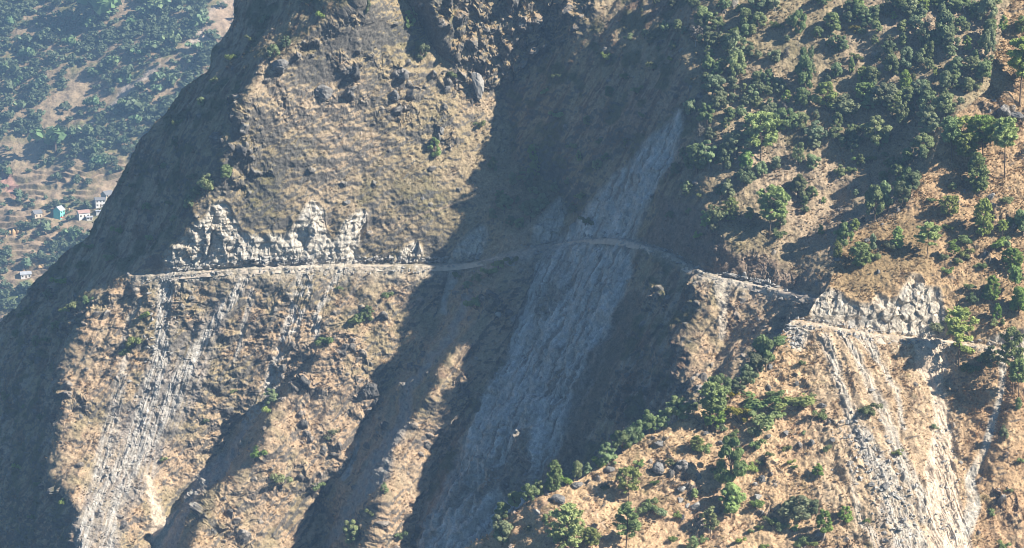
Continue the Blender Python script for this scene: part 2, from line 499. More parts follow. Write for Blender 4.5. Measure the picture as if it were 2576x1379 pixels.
def add_back(P, A, lens, direction, reach=1.0):
    """the side of the ridge turned away: falls off behind the crest"""
    d = np.array(direction, float); d /= np.linalg.norm(d)
    cols = []
    for t in lens[::-1]:
        q = P[:, :1] + d * (t * reach)
        q = q + (perlin(q / 30.0) * 0.12 * t)[..., None] * np.array([0, 1, 0.3])
        cols.append(q)
    back = np.concatenate(cols, 1)
    ab = np.repeat(A[:, :1], len(lens), 1) * 0.9
    return np.concatenate([back, P], 1), np.concatenate([ab, A], 1)

# ------------------------------------------------------------------ main mountain
NU1, V0, V1 = 1360, -60.0, 650.0
NV1 = 760
vv = np.linspace(V0, V1, NV1)[:, None] * np.ones((1, NU1))
e = edge_u(MAIN_EDGE, vv[:, 0])[:, None]
uu = e + (1130.0 - e) * np.linspace(0, 1, NU1)[None]
UU1, VV1, E1 = uu, vv, e
bench, nearroad, dvr = road_bench(ROAD_MAIN, uu, vv, (124, 845))
D = depth_main(uu, vv) + bench
P = ray_point(uu, vv, D)
N = grid_normals(P)
calm = 1 - 0.8 * nearroad
W = np.stack([uu, vv], -1)
q = P / 14.0
wu = perlin(q) * 5 + perlin(q * 3.1) * 2.5; wv = perlin(q + 40) * 5 + perlin(q * 3.1 + 9) * 2.5
def M(img): return sample(img, uu + wu, vv + wv)
def M0(img): return sample(img, uu + 0.3 * wu, vv + 0.3 * wv)

outcrop = np.zeros(GUU.shape, np.float32)
for (a, b, w) in [((268, 72), (282, 108), 22), ((246, 104), (250, 150), 26), ((300, 52), (352, 22), 14), ((316, 90), (352, 100), 16), ((340, 60), (366, 92), 16), ((372, 60), (414, 86), 22), ((386, 112), (446, 136), 20), ((222, 142), (262, 170), 18),
                  ((396, 90), (430, 104), 14), ((440, 80), (470, 96), 14), ((342, 344), (366, 392), 26), ((386, 312), (408, 340), 18), ((352, 402), (376, 428), 18), ((292, 408), (332, 456), 24), ((484, 296), (508, 322), 18), ((300, 470), (322, 490), 12),
                  ((70, 330), (110, 300), 18), ((62, 400), (90, 410), 14), ((200, 500), (240, 546), 26), ((280, 372), (318, 392), 16), ((180, 282), (200, 312), 18), ((400, 380), (425, 350), 14), ((376, 520), (388, 540), 12), ((450, 430), (470, 350), 22),
                  ((230, 172), (246, 186), 8), ((404, 20), (418, 40), 8), ((410, 100), (440, 120), 26)]:
    outcrop = np.maximum(outcrop, stroke([a, b], w, 14))
scree_dark = poly([(687, 112), (656, 134), (632, 160), (610, 179), (592, 209), (578, 225), (552, 246), (535, 262), (530, 285), (522, 315), (510, 352), (494, 390), (472, 432), (456, 470), (440, 510), (418, 560), (405, 700), (380, 720), (470, 720), (492, 548), (532, 495), (562, 455),
                   (580, 425), (596, 385), (608, 340), (624, 300), (632, 272), (640, 246), (636, 236), (640, 219), (652, 199), (672, 163), (683, 136)], 2)
tan_band = stroke([(640, 300, 20), (612, 350, 26), (590, 400, 26), (575, 450, 26), (552, 480, 18), (530, 505, 12)], 24, 6)
tan_band2 = stroke([(668, 205, 16), (662, 240, 22)], 20, 5)
brown_cut = poly([(640, 250), (672, 200), (700, 205), (737, 257), (755, 250), (775, 262), (790, 270), (812, 285), (800, 292), (768, 285), (735, 278), (700, 266), (660, 250)], 3)
streak = np.maximum.reduce([stroke([(168, 274, 15), (166, 300, 13), (162, 330, 12), (163, 352, 15), (156, 375, 16), (147, 405, 15), (138, 430, 15), (128, 455, 11), (108, 482, 9), (93, 508, 11), (84, 530, 14), (82, 570, 16)], 10, 4),
                            stroke([(244, 280, 10), (237, 292, 10), (224, 310, 10), (208, 333, 10), (195, 355, 12), (180, 380, 14), (168, 402, 13), (154, 425, 13), (140, 445, 12)], 10, 4), 0.75 * stroke([(193, 350, 5), (186, 372, 10), (178, 398, 8), (160, 430, 10), (132, 470, 12), (112, 510, 12), (104, 560, 14)], 10, 5),
                            0.6 * stroke([(128, 345, 6), (120, 390, 10), (110, 430, 16), (98, 475, 14)], 12, 8), 0.5 * stroke([(142, 300, 4), (132, 320, 5), (126, 340, 6)], 5, 3), 0.6 * stroke([(252, 290, 6), (246, 320, 5), (236, 360, 4)], 5, 3)])
grey_zone = poly([(162, 276), (158, 330), (148, 365), (132, 400), (118, 430), (100, 465), (84, 490), (76, 520), (76, 560), (118, 560), (124, 518), (146, 485), (170, 448), (186, 418), (203, 390), (212, 365), (220, 340), (232, 310), (242, 294), (226, 290), (205, 312), (186, 338), (176, 348), (173, 320), (173, 290), (176, 276)], 3)
streak3 = np.maximum(stroke([(343, 270, 10), (330, 292, 8), (319, 310, 9), (314, 333, 10)], 6, 3), stroke([(306, 272, 18), (300, 300, 18), (288, 330, 15), (278, 360, 13), (270, 390, 14), (254, 412, 12), (246, 425, 8)], 10, 5))
streak4 = np.maximum(stroke([(456, 268, 12), (450, 290, 8), (446, 312, 5)], 8, 3), stroke([(362, 432, 4), (352, 470, 7), (346, 480, 5)], 6, 2))
sandy = poly([(143, 472), (148, 474), (151, 484), (157, 502), (165, 520), (178, 512), (181, 516), (172, 534), (160, 560), (152, 560), (150, 530), (148, 508), (144, 488)], 1)
gully_scree = np.maximum(stroke([(244, 428, 8), (226, 458, 12), (206, 482, 14), (190, 505, 14), (170, 545, 16)], 10, 5), stroke([(470, 300, 6), (440, 350, 6), (410, 395, 10), (392, 440, 16), (376, 480, 18), (350, 520, 12), (322, 556, 8)], 10, 5))
fill = np.clip(1.4 * np.exp(-np.maximum(dvr - 1, 0) / 8.0) * (1 + 0.8 * perlin(np.stack([uu / 14.0, vv / 60.0, np.zeros_like(uu)], -1))), 0, 1) * smooth(-3.5, 0.5, dvr) * smooth(126, 140, uu) * (1 - smooth(800, 830, uu))
spur_face = stroke([(722, 284, 18), (726, 310, 8), (722, 335, 8)], 8, 4)
bare_path = np.maximum(stroke([(366, 236), (398, 222), (424, 213), (455, 203), (472, 197), (500, 190)], 1.6, 1.0), 0.6 * stroke([(410, 168), (440, 164), (465, 160)], 1.2, 1.0))
bare_path = np.maximum(bare_path, 0.5 * stroke([(256, 205), (290, 203), (320, 196)], 1.3, 1))
cliff = M(m_cliff)
cut = M0(m_cut); oc = M(outcrop); sd = M(scree_dark); st = M0(streak); st3 = M0(streak3); st4 = M0(streak4); sy = M0(sandy); gs = M(gully_scree); bc = M0(brown_cut); tb = np.maximum(M(tan_band), M(tan_band2))
lf = sample(poly(left_flank, 4), uu, vv); bw = sample(poly(bowl, 4), uu, vv)
lower = smooth(262, 300, vv)
b_zone = sample(poly([(640, -140), (1240, -140), (1240, 420), (745, 330), (720, 260), (715, 150), (690, 40)], 6), uu, vv)

sd = sd * (1 - 0.85 * lower * smooth(0.1, 0.6, fbm(np.stack([(uu * 0.90 + vv * 0.44) / 26.0, (-uu * 0.44 + vv * 0.90) / 80.0, np.zeros_like(uu) + 1.7], -1), 3)))
loose = np.clip(st + st3 + gs + st4, 0, 1)
# relief: broad swells, ribs running down the fall line, tussocky ground, set stones and broken rock
across = (uu * 0.80 + vv * 0.60) ; along = (-uu * 0.60 + vv * 0.80)
rib = np.stack([across / 15.0, along / 75.0, np.zeros_like(uu)], -1)
rib2 = np.stack([across / 5.0, along / 32.0, np.ones_like(uu) * 3.3], -1)
gmask = np.clip(lower * 0.9 + 0.35 * bw + 0.5 * lf + 0.2, 0, 1)
H = 2.3 * fbm(P / 42.0, 2) * calm
H += gmask * (0.75 * fbm(rib, 2, 0.5, True) + 0.2 * perlin(rib2)) * calm
H += (0.75 + 0.35 * lower) * fbm(P / 9.0, 2, 0.5) * calm
H += 0.34 * fbm(P / 2.7, 2, 0.6) + 0.13 * perlin(P / 0.95)
ter = np.stack([P[..., 0] / 9.0, P[..., 1] / 9.0, P[..., 2] / 1.55], -1)
grassy = np.clip(1 - cut - sd - st, 0, 1)
H += 0.12 * perlin(ter) * grassy
ribrock = lower * bw * smooth(-0.05, 0.45, fbm(np.stack([(uu * 0.90 + vv * 0.44) / 26.0, (-uu * 0.44 + vv * 0.90) / 80.0, np.zeros_like(uu) + 1.7], -1), 3))
rocky = np.clip(0.7 * ribrock + oc * (0.65 + 0.9 * fbm(P / 11.0, 2)) + 1.0 * cliff + 0.30 * lf * lower + 0.22 * bw * lower, 0, 1)
Pw = P + 0.8 * np.stack([perlin(P / 3.0), perlin(P / 3.0 + 5), perlin(P / 3.0 + 11)], -1)
hb1, mb1, tb1 = bumps(Pw, 5.5, (0.02 + 0.75 * rocky) * (1 - 0.95 * bw) * (1 - 0.9 * lf) * (1 - tb), 0.25, 0.62)
hb2, mb2, tb2 = bumps(Pw + 31, 2.6, (0.08 + 0.60 * rocky + 0.10 * lower) * (1 - 0.8 * tb), 0.22, 0.55)
H += (0.8 * hb1 + 0.8 * hb2) * (1 - 0.8 * cut) * (1 - 0.9 * fill) * (1 - 0.6 * nearroad) * (1 - 0.55 * b_zone) * (1 - 0.7 * loose)
crag = np.clip(rocky + 0, 0, 1)
Pz = Pw * np.array([1, 1, 0.7])
kb1, ke1 = facets(Pz, 4.6); kb2, ke2 = facets(Pz + 70, 1.9)
H += crag * (0.7 * (fbm(P / np.array([6.0, 9.0, 9.0]), 3, 0.6, True) - 0.3) + 1.7 * kb1 + 0.9 * kb2) * calm
patchy = smooth(-0.35, 0.45, fbm(P / 19.0 + 14, 2))
# ledges and small broken steps everywhere
led = perlin(np.stack([P[..., 0] / 7.0, P[..., 1] / 7.0, P[..., 2] / 2.6], -1) + 0.4 * np.stack([wu, wv, wu], -1) / 6)
H += 0.55 * smooth(-0.08, 0.10, led) * (1 - cut) * (1 - sd) * (1 - nearroad) * (1 - 0.9 * loose) * (0.15 + 0.75 * patchy) * (0.22 + 0.6 * lower)
H += 0.42 * fbm(P / 4.2 + 60, 3, 0.6, True) * (1 - cut) * (1 - 0.5 * sd) * calm * (1 - 0.75 * loose) * (0.3 + 0.7 * patchy) * (0.5 + 0.6 * lower)
broken = np.clip(cut + 0.65 * st + 0.6 * st3 + 0.45 * sd + 0.25 * bc + 0.4 * gs, 0, 1)
frac = np.stack([P[..., 0] / 2.6, P[..., 1] / 2.6, P[..., 2] / 7.0], -1)
H += cut * (1.5 * kb1 + 0.8 * kb2 - 0.3 * np.exp(-ke1 * 14) + 0.3 * fbm(frac, 2, 0.5, True)) * (1 - 0.7 * nearroad)
flow = np.stack([(uu * 0.955 + vv * 0.295) / 2.3, (-uu * 0.295 + vv * 0.955) / 34.0, np.zeros_like(uu) + 2.2], -1) + 0.05 * np.stack([wu, wv * 0, wv * 0], -1)
flow2 = np.stack([(uu * 0.90 + vv * 0.44) / 3.6, (-uu * 0.44 + vv * 0.90) / 42.0, np.zeros_like(uu) + 7.7], -1) + 0.05 * np.stack([wu, wv * 0, wv * 0], -1)
fl1 = fbm(flow, 3, 0.6); fl2 = fbm(flow2, 3, 0.6)
H += (0.28 * loose * fl1 + 0.55 * sd * fl2) * (1 - 0.7 * nearroad)
H += (0.5 * kb2 + 0.3 * kb1) * np.clip(loose + sd + bc, 0, 1) * (1 - 0.7 * nearroad)
strat = perlin(np.stack([P[..., 0] / 8, P[..., 1] / 8, P[..., 2] / 1.2], -1))
H += 0.5 * broken * strat * (1 - nearroad)
# edge of turf overhanging the cuts
H += 0.5 * smooth(0.05, 0.4, box_blur(cut, 5)) * (1 - cut) * (dvr < -4)
P = P + N * H[..., None]
P1 = P
Nd = grid_normals(P)
steep = Nd[..., 2]

# albedo
n1 = fbm(P / 38.0, 3); n2 = fbm(P / 7.0 + 50, 3); n3 = fbm(P / 2.2 + 20, 2)
A = mix(np.ones(P.shape) * TAN_OLIVE, TAN_GREY, smooth(-0.4, 0.5, n1 + 0.4 * n2))
A = mix(A, GREENISH, 0.75 * smooth(0.0, 0.8, 0.8 * fbm(P / 24.0 + 90, 2) + 0.5 * n2))
A = mix(A, PINKISH, np.clip(0.75 * lower + 0.1, 0, 1) * smooth(-0.55, 0.35, n2 + 0.4 * n1))
A = mix(A, STRAW, 0.5 * smooth(0.3, 0.9, n3 + 0.6 * n2) * (0.4 + 0.6 * lower))
A = mix(A, RUST, 0.5 * smooth(0.55, 0.95, fbm(P / 5.0 + 140, 2)) * lower)
A = mix(A, RUST, 0.35 * bw * smooth(-0.1, 0.6, n1))
shd = np.clip(lf + bw, 0, 1) * (1 - sd)  # brown streaks, pale rock, scrub: their colour also stands in for relief shading
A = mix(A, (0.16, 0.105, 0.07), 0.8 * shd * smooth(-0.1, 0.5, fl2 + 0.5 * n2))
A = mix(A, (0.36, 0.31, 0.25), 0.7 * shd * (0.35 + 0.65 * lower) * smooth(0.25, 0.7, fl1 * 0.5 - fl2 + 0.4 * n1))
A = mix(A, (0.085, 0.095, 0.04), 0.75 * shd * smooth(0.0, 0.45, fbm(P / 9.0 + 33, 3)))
A = mix(A, ROCK_GREY, np.clip(0.85 * np.maximum(mb1, 0.8 * mb2), 0, 1))
A = mix(A, ROCK_DARK, np.clip(mb1 * smooth(0.3, 0.9, tb1) + 0.7 * mb2 * (tb2 > 0.6), 0, 1))
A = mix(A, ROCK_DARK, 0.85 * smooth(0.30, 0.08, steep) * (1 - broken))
A = mix(A, STRAW, 0.55 * cliff * smooth(0.5, 0.75, steep))
A = mix(A, (0.50, 0.485, 0.455), np.clip(sd * (0.95 + 0.3 * n2), 0, 1))
A = mix(A, (0.70, 0.68, 0.64), 0.75 * sd * smooth(0.15, 0.7, 0.7 * fl2 + 0.5 * n2))
A = mix(A, (0.22, 0.18, 0.14), 0.75 * sd * smooth(0.1, 0.6, -fl2 + 0.5 * n1))
gz = M(grey_zone)
A = mix(A, (0.31, 0.275, 0.24), np.clip(gz * (0.65 + 0.5 * fl1 + 0.3 * n2), 0, 0.9))
A = mix(A, np.array(SCREE) * 0.9, np.clip(st * (0.8 + 0.6 * n3) + 0.9 * gs, 0, 1))
A = mix(A, (0.25, 0.20, 0.15), 0.7 * st * smooth(0.15, 0.7, -fl1 + 0.3 * n2))
A = mix(A, ROCK_PALE, np.clip(st * smooth(-0.3, 0.4, fl1) + st3 * smooth(-0.5, 0.3, n3 + n2) + st4, 0, 1) * 0.85)
A = mix(A, (0.19, 0.15, 0.105), 0.8 * tb)
A = mix(A, (0.25, 0.185, 0.135), 0.85 * bc)
A = mix(A, SAND, np.clip(sy, 0, 1))
A = mix(A, (0.46, 0.41, 0.34), np.clip(spur_face.max() * M(spur_face), 0, 1) * 0.7)
cutc = mix(np.ones(P.shape) * (0.54, 0.49, 0.415), (0.47, 0.38, 0.275), 0.7 * smooth(0.1, 0.8, n2 + 0.3 * n1))
cutc = mix(cutc, (0.27, 0.26, 0.25), 0.8 * smooth(0.1, 0.5, kb2) * smooth(0.1, 0.7, fbm(P / 4.0 + 77, 2)))
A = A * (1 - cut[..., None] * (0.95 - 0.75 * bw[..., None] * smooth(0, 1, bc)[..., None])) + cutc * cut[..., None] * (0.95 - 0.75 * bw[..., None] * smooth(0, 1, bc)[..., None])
A = mix(A, (0.47, 0.42, 0.35), np.clip(fill * (0.75 + 0.5 * n3), 0, 1) * 0.9)
A = mix(A, (0.40, 0.30, 0.20), 0.8 * M0(bare_path))
A1, N1d = A, Nd
TUSS1 = (1 - cut) * (1 - 0.8 * st) * (1 - 0.9 * sd) * (1 - fill) * (1 - 0.8 * gs) * (1 - 0.7 * np.maximum(mb1, mb2)) * (0.25 + smooth(-0.3, 0.5, n2)) * (1 - 0.7 * bw) * (uu < 1040) * (vv > -10) * (vv < 560) * (1 - M0(bare_path)) * smooth(0.1, 0.3, steep) * (np.abs(dvr) > 3) * (1 - sy)
Pm, Am = add_back(P, A, [4, 9, 16, 26, 40, 60, 85, 120], (0.08, 0.75, -0.62))
MAT_GROUND = ground_material('dry_mountainside', 1.0)
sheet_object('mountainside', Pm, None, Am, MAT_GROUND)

def locate(Pg, E, u, v, umax, v0=V0, v1=V1):
    h, w = Pg.shape[:2]
    y = np.clip((v - v0) / (v1 - v0) * (h - 1), 0, h - 1.01)
    j = int(y); ed = E[j, 0]
    x = np.clip((u - ed) / (umax - ed) * (w - 1), 0, w - 1.01)
    i = int(x); fx, fy = x - i, y - j
    return ((Pg[j, i] * (1 - fx) + Pg[j, i + 1] * fx) * (1 - fy) + (Pg[j + 1, i] * (1 - fx) + Pg[j + 1, i + 1] * fx) * fy)
def on_main(u, v): return locate(P1, E1, u, v, 1130.0)

# ------------------------------------------------------------------ near spur
NU2, NV2 = 820, 800
vv = np.linspace(V0, V1, NV2)[:, None] * np.ones((1, NU2))
e = edge_u(SPUR_EDGE, vv[:, 0])[:, None]
uu = e + (1150.0 - e) * np.linspace(0, 1, NU2)[None]
E2 = e
bench, nearroad, dvr = road_bench(ROAD_SPUR, uu, vv, (776, 1300))
bench = bench * 0.85
D = depth_spur(uu, vv) + bench
P = ray_point(uu, vv, D)
N = grid_normals(P)
calm = 1 - 0.8 * nearroad
q = P / 11.0
wu = perlin(q) * 5 + perlin(q * 3.1) * 2.5; wv = perlin(q + 40) * 5 + perlin(q * 3.1 + 9) * 2.5
below = smooth(-2, 14, dvr)
main_sand = stroke([(928, 343, 28), (932, 362, 32), (937, 385, 12), (941, 410, 14), (943, 440, 22), (938, 470, 30), (942, 500, 36), (948, 548, 46), (956, 620, 50)], 10, 5)
side_sand = stroke([(1002, 357, 9), (1003, 380, 6), (999, 400, 6), (990, 428, 8), (986, 446, 8), (978, 462, 8), (970, 480, 10), (974, 505, 14), (966, 530, 14)], 8, 4)
grey_runs = np.maximum.reduce([stroke([(826, 340, 8), (832, 365, 9), (840, 395, 9), (850, 415, 10), (862, 440, 14), (880, 470, 20), (896, 505, 24), (910, 548, 30)], 8, 6), stroke([(846, 335, 10), (858, 365, 8), (872, 395, 10), (884, 425, 12), (894, 450, 14), (912, 490, 14), (925, 520, 12)], 8, 6),
                              stroke([(866, 338, 14), (880, 362, 6), (893, 390, 6), (900, 430, 6)], 6, 5), 0.8 * stroke([(850, 465, 6), (852, 490, 6), (858, 520, 7), (880, 548, 8)], 5, 5)])
rubble_zone = poly([(838, 425), (862, 432), (880, 470), (905, 520), (930, 560), (890, 560), (860, 500), (845, 460)], 5)
tip = stroke([(790, 330, 10), (806, 336, 14), (800, 344, 10)], 10, 5)
lawn = poly([(836, 261), (848, 237), (880, 223), (905, 212), (930, 230), (930, 280), (905, 272), (880, 296), (850, 300), (838, 290)], 6)
oc2 = np.zeros(GUU.shape, np.float32)
for (a, b, w) in [((690, 428), (712, 432), 14), ((648, 452), (664, 446), 12), ((660, 470), (690, 490), 26), ((600, 480), (640, 470), 14), ((560, 500), (600, 505), 18), ((780, 440), (800, 446), 18), ((768, 470), (790, 480), 22), ((770, 500), (790, 520), 18),
                  ((800, 540), (850, 548), 18), ((760, 480), (768, 510), 14), ((800, 420), (840, 424), 12), ((780, 380), (800, 385), 18), ((980, 100), (1030, 120), 18), ((964, 252), (985, 262), 12), ((690, 515), (720, 530), 14), ((985, 215), (1010, 225), 18), ((1000, 500), (1024, 520), 18), ((680, 520), (690, 530), 8), ((860, 470), (880, 490), 12)]:
    oc2 = np.maximum(oc2, stroke([a, b], w, 14))
ms = M0(main_sand); ss = M0(side_sand); gr = M(grey_runs); rz = M(rubble_zone); tp = M(tip); lw = M(lawn); oc = M(oc2); cut = M0(m_cut2)
fill = np.clip(1.2 * np.exp(-np.maximum(dvr - 1, 0) / 5.0), 0, 1) * smooth(-3.5, 0.5, dvr)
run_zone = below * smooth(800, 826, uu) * (1 - smooth(955, 965, uu))
brown = below * smooth(940, 970, uu - 0.12 * (vv - 350))
ang = 0.20
rib = np.stack([(uu * 0.93 - vv * 0.36) / 14.0, (uu * 0.36 + vv * 0.93) / 80.0, np.zeros_like(uu)], -1)
H = 1.5 * fbm(P / 34.0, 2) * calm
ribw = rib + 0.35 * np.stack([wu / 8, wv / 8, wu / 8], -1)
H += run_zone * (0.35 * fbm(ribw, 2, 0.5, True) + 0.18 * perlin(ribw * 3.1) + 0.5 * fbm(P / 5.0 + 8, 2)) * calm
H += 0.75 * fbm(P / 7.5, 2) * calm * (1 - 0.6 * lw)
H += 0.27 * fbm(P / 2.2, 2, 0.6) + 0.11 * perlin(P / 0.8)
ter = np.stack([P[..., 0] / 7.0, P[..., 1] / 7.0, P[..., 2] / 1.2], -1)
H += 0.20 * perlin(ter) * np.clip(1 - cut - ms, 0, 1) * (1 + 0.9 * brown)
rocky = np.clip(oc * (0.65 + 0.9 * fbm(P / 9.0, 2)), 0, 1)
Pw = P + 0.6 * np.stack([perlin(P / 2.4), perlin(P / 2.4 + 5), perlin(P / 2.4 + 11)], -1)
clear = (1 - 0.85 * cut) * (1 - 0.9 * fill) * (1 - 0.8 * ms) * (1 - 0.7 * lw)
hb1, mb1, tb1 = bumps(Pw, 4.0, (0.008 + 0.6 * rocky) * clear, 0.22, 0.5)
hb2, mb2, tb2 = bumps(Pw + 31, 1.9, (0.03 + 0.5 * rocky + 0.12 * gr + 0.25 * rz) * clear, 0.2, 0.48)
H += 1.0 * hb1 + 0.9 * hb2
Pz = Pw * np.array([1, 1, 0.75])
kb1, ke1 = facets(Pz, 4.0); kb2, ke2 = facets(Pz + 70, 1.6)
H += rocky * (0.8 * (fbm(P / 6.0, 3, 0.6, True) - 0.3) + 1.5 * kb1 + 1.0 * kb2) * calm
broken = np.clip(cut + 0.3 * gr + 0.6 * tp + 0.25 * ms, 0, 1)
frac = np.stack([P[..., 0] / 2.0, P[..., 1] / 2.0, P[..., 2] / 5.5], -1)
H += broken * (1.1 * kb1 + 0.6 * kb2 - 0.2 * np.exp(-ke1 * 14) + 0.2 * cut * fbm(frac, 2, 0.5, True)) * (1 - 0.7 * nearroad)
led = perlin(np.stack([P[..., 0] / 6.0, P[..., 1] / 6.0, P[..., 2] / 2.1], -1) + 0.4 * np.stack([wu, wv, wu], -1) / 6)
H += 0.24 * smooth(-0.08, 0.10, led) * (1 - cut) * (1 - ms) * (1 - nearroad) * (1 - 0.7 * lw)
H += 0.24 * fbm(P / 3.4 + 60, 3, 0.6, True) * (1 - cut) * (1 - 0.6 * ms) * calm * (1 - 0.5 * lw)
fl3 = fbm(np.stack([(uu * 0.93 - vv * 0.36) / 2.6, (uu * 0.36 + vv * 0.93) / 30.0, np.zeros_like(uu)], -1) + 0.05 * np.stack([wu, wv * 0, wv * 0], -1), 3, 0.6)
H += 0.25 * fl3 * np.clip(gr + ms, 0, 1)
H += 0.4 * smooth(0.05, 0.4, box_blur(cut, 5)) * (1 - cut) * (dvr < -4)
P = P + N * H[..., None]
P2 = P
Nd = grid_normals(P)
steep = Nd[..., 2]
n1 = fbm(P / 30.0, 3); n2 = fbm(P / 6.0 + 50, 3); n3 = fbm(P / 1.8 + 20, 2)
C_STRAW = (0.48, 0.335, 0.195); C_ORANGE = (0.475, 0.318, 0.195); C_OLIVE = (0.30, 0.225, 0.11); C_BROWN = (0.35, 0.225, 0.125)
A = mix(np.ones(P.shape) * C_STRAW, C_ORANGE, smooth(-0.3, 0.6, n1 + 0.5 * n2))
A = mix(A, C_OLIVE, 0.6 * smooth(0.25, 0.85, n2 + 0.5 * n3))
upper = 1 - below
A = mix(A, (0.34, 0.235, 0.128), 0.7 * upper)
A = mix(A, (0.26, 0.185, 0.095), 0.85 * lw)
A = mix(A, C_BROWN, 0.75 * brown * smooth(-0.5, 0.5, n2 + 0.4))
A = mix(A, (0.39, 0.315, 0.23), 0.4 * run_zone)
A = mix(A, (0.33, 0.225, 0.13), 0.75 * run_zone * smooth(-0.15, 0.5, n2 - 0.5 * fl3))
A = mix(A, (0.17, 0.15, 0.06), 0.5 * smooth(0.5, 0.9, fbm(P / 4.0 + 200, 2)))
A = mix(A, RUST, 0.4 * smooth(0.6, 0.95, fbm(P / 4.0 + 140, 2)))
A = mix(A, (0.33, 0.31, 0.285), np.clip(0.9 * np.maximum(mb1, 0.85 * mb2), 0, 1))
A = mix(A, ROCK_DARK, np.clip(mb1 * smooth(0.4, 0.9, tb1) + 0.6 * mb2 * (tb2 > 0.7), 0, 1))
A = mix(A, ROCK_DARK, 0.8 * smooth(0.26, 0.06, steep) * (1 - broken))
A = mix(A, (0.46, 0.415, 0.35), np.clip(gr * (0.85 + 0.7 * fl3 + 0.3 * n2), 0, 1) * 0.9)
A = mix(A, (0.44, 0.40, 0.35), 0.5 * rz * smooth(-0.2, 0.4, n2))
A = mix(A, SAND, np.clip(ms * (0.9 + 0.5 * n2), 0, 1))
A = mix(A, (0.47, 0.42, 0.345), np.clip(ss * (0.9 + 0.5 * n2) + 0.8 * tp, 0, 1))
cutc = mix(np.ones(P.shape) * (0.52, 0.455, 0.365), (0.54, 0.42, 0.295), 0.8 * smooth(0.0, 0.7, n2 + 0.4 * n1))
cutc = mix(cutc, (0.31, 0.30, 0.275), 0.7 * smooth(0.15, 0.6, fbm(P / 4.0 + 77, 2)))
A = mix(A, cutc, cut)
A = mix(A, (0.52, 0.44, 0.345), np.clip(fill * (0.8 + 0.5 * n3), 0, 1) * 0.85)
paths2 = np.maximum.reduce([stroke([(580, 481), (590, 486), (602, 496), (612, 500)], 1.8, 1), stroke([(594, 515), (604, 529)], 1.8, 1), 0.7 * stroke([(786, 394), (798, 388), (806, 384)], 1.5, 1)])
A = mix(A, (0.55, 0.42, 0.29), 0.8 * M0(paths2))
A2, N2d = A, Nd
TUSS2 = (1 - cut) * (1 - 0.7 * gr) * (1 - 0.95 * ms) * (1 - fill) * (1 - ss) * (1 - tp) * (1 - 0.7 * np.maximum(mb1, mb2)) * (0.25 + smooth(-0.3, 0.5, n2)) * (uu < 1040) * (vv > -10) * (vv < 560) * smooth(0.1, 0.3, steep) * (np.abs(dvr) > 3)
Ps, As = add_back(P, A, [3, 7, 13, 22, 35, 55, 80, 120], (0.10, 0.40, -0.91), (0.35 + 0.65 * smooth(250, 420, vv[:, :1]))[..., None])
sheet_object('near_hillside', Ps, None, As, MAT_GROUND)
def on_spur(u, v): return locate(P2, E2, u, v, 1150.0)

# ------------------------------------------------------------------ far hill
NU3, NV3 = 780, 720
U30, U31 = -360.0, 330.0
vv = np.linspace(V0, 560.0, NV3)[:, None] * np.ones((1, NU3))
uu = np.linspace(U30, U31, NU3)[None] * np.ones((NV3, 1))
E3 = np.full((NV3, 1), U30)
D = depth_far(uu, vv)
P = ray_point(uu, vv, D)
N = grid_normals(P)
q = P / 30.0
wu = perlin(q) * 5 + perlin(q * 3.1) * 2.5; wv = perlin(q + 40) * 5 + perlin(q * 3.1 + 9) * 2.5
terr = M(poly([(-420, 180), (60, 176), (120, 160), (150, 130), (160, 145), (130, 190), (120, 240), (60, 330), (-420, 360)], 6))
H = 6 * fbm(P / 120.0, 2) + 2.4 * fbm(P / 30.0, 2) + 0.9 * fbm(P / 8.0, 2)
H += 0.9 * perlin(np.stack([P[..., 0] / 25, P[..., 1] / 25, P[..., 2] / 3.5], -1))
P = P + N * H[..., None]
hz = P[..., 2] + 7.0 * perlin(P / 45.0) + 2.5 * perlin(P / 14.0)
stp = 4.2
fr = hz / stp - np.floor(hz / stp)
lift = (smooth(0.35, 0.65, fr) - fr) * stp
P[..., 2] += terr * lift * 0.95 * smooth(-0.5, 0.1, fbm(P / 26.0 + 4, 2))
P3 = P
Nd = grid_normals(P)
n1 = fbm(P / 80.0, 3); n2 = fbm(P / 14.0, 3); n3 = fbm(P / 5.0, 2)
A = mix(np.ones(P.shape) * (0.30, 0.225, 0.140), (0.20, 0.185, 0.085), smooth(-0.2, 0.6, n2 + 0.5 * n1))
A = mix(A, (0.40, 0.285, 0.19), 0.6 * smooth(0.1, 0.8, n3))
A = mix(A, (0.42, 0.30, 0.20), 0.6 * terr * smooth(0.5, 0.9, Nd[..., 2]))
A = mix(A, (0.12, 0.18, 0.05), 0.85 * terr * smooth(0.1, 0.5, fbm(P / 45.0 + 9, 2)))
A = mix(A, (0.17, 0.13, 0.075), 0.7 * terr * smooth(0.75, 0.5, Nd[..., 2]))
slide = np.maximum.reduce([stroke([(230, 0, 8), (212, 8, 6), (206, 20, 12), (200, 34, 16), (196, 48, 14)], 8, 4), stroke([(158, 66, 2), (140, 80, 5), (126, 88, 8), (112, 106, 9)], 6, 4), stroke([(100, 118, 5), (75, 135, 8)], 6, 4)])
A = mix(A, (0.46, 0.38, 0.31), 0.85 * M(slide))
A = mix(A, (0.40, 0.29, 0.20), 0.8 * M(poly([(205, 12), (240, -10), (240, 30), (215, 50), (200, 46)], 3)))
A = mix(A, (0.37, 0.27, 0.18), 0.7 * smooth(-0.5, 0.3, n2) * M(np.maximum.reduce([poly([(55, 92), (78, 72), (90, 90), (84, 112), (50, 128), (30, 124)], 4), poly([(-40, 150), (40, 142), (50, 160), (20, 180), (-40, 190)], 6), poly([(100, 5), (140, 0), (140, 18), (118, 22)], 4)])))
A = mix(A, (0.44, 0.24, 0.19), 0.8 * M(stroke([(8, 182), (14, 192)], 12, 5)))
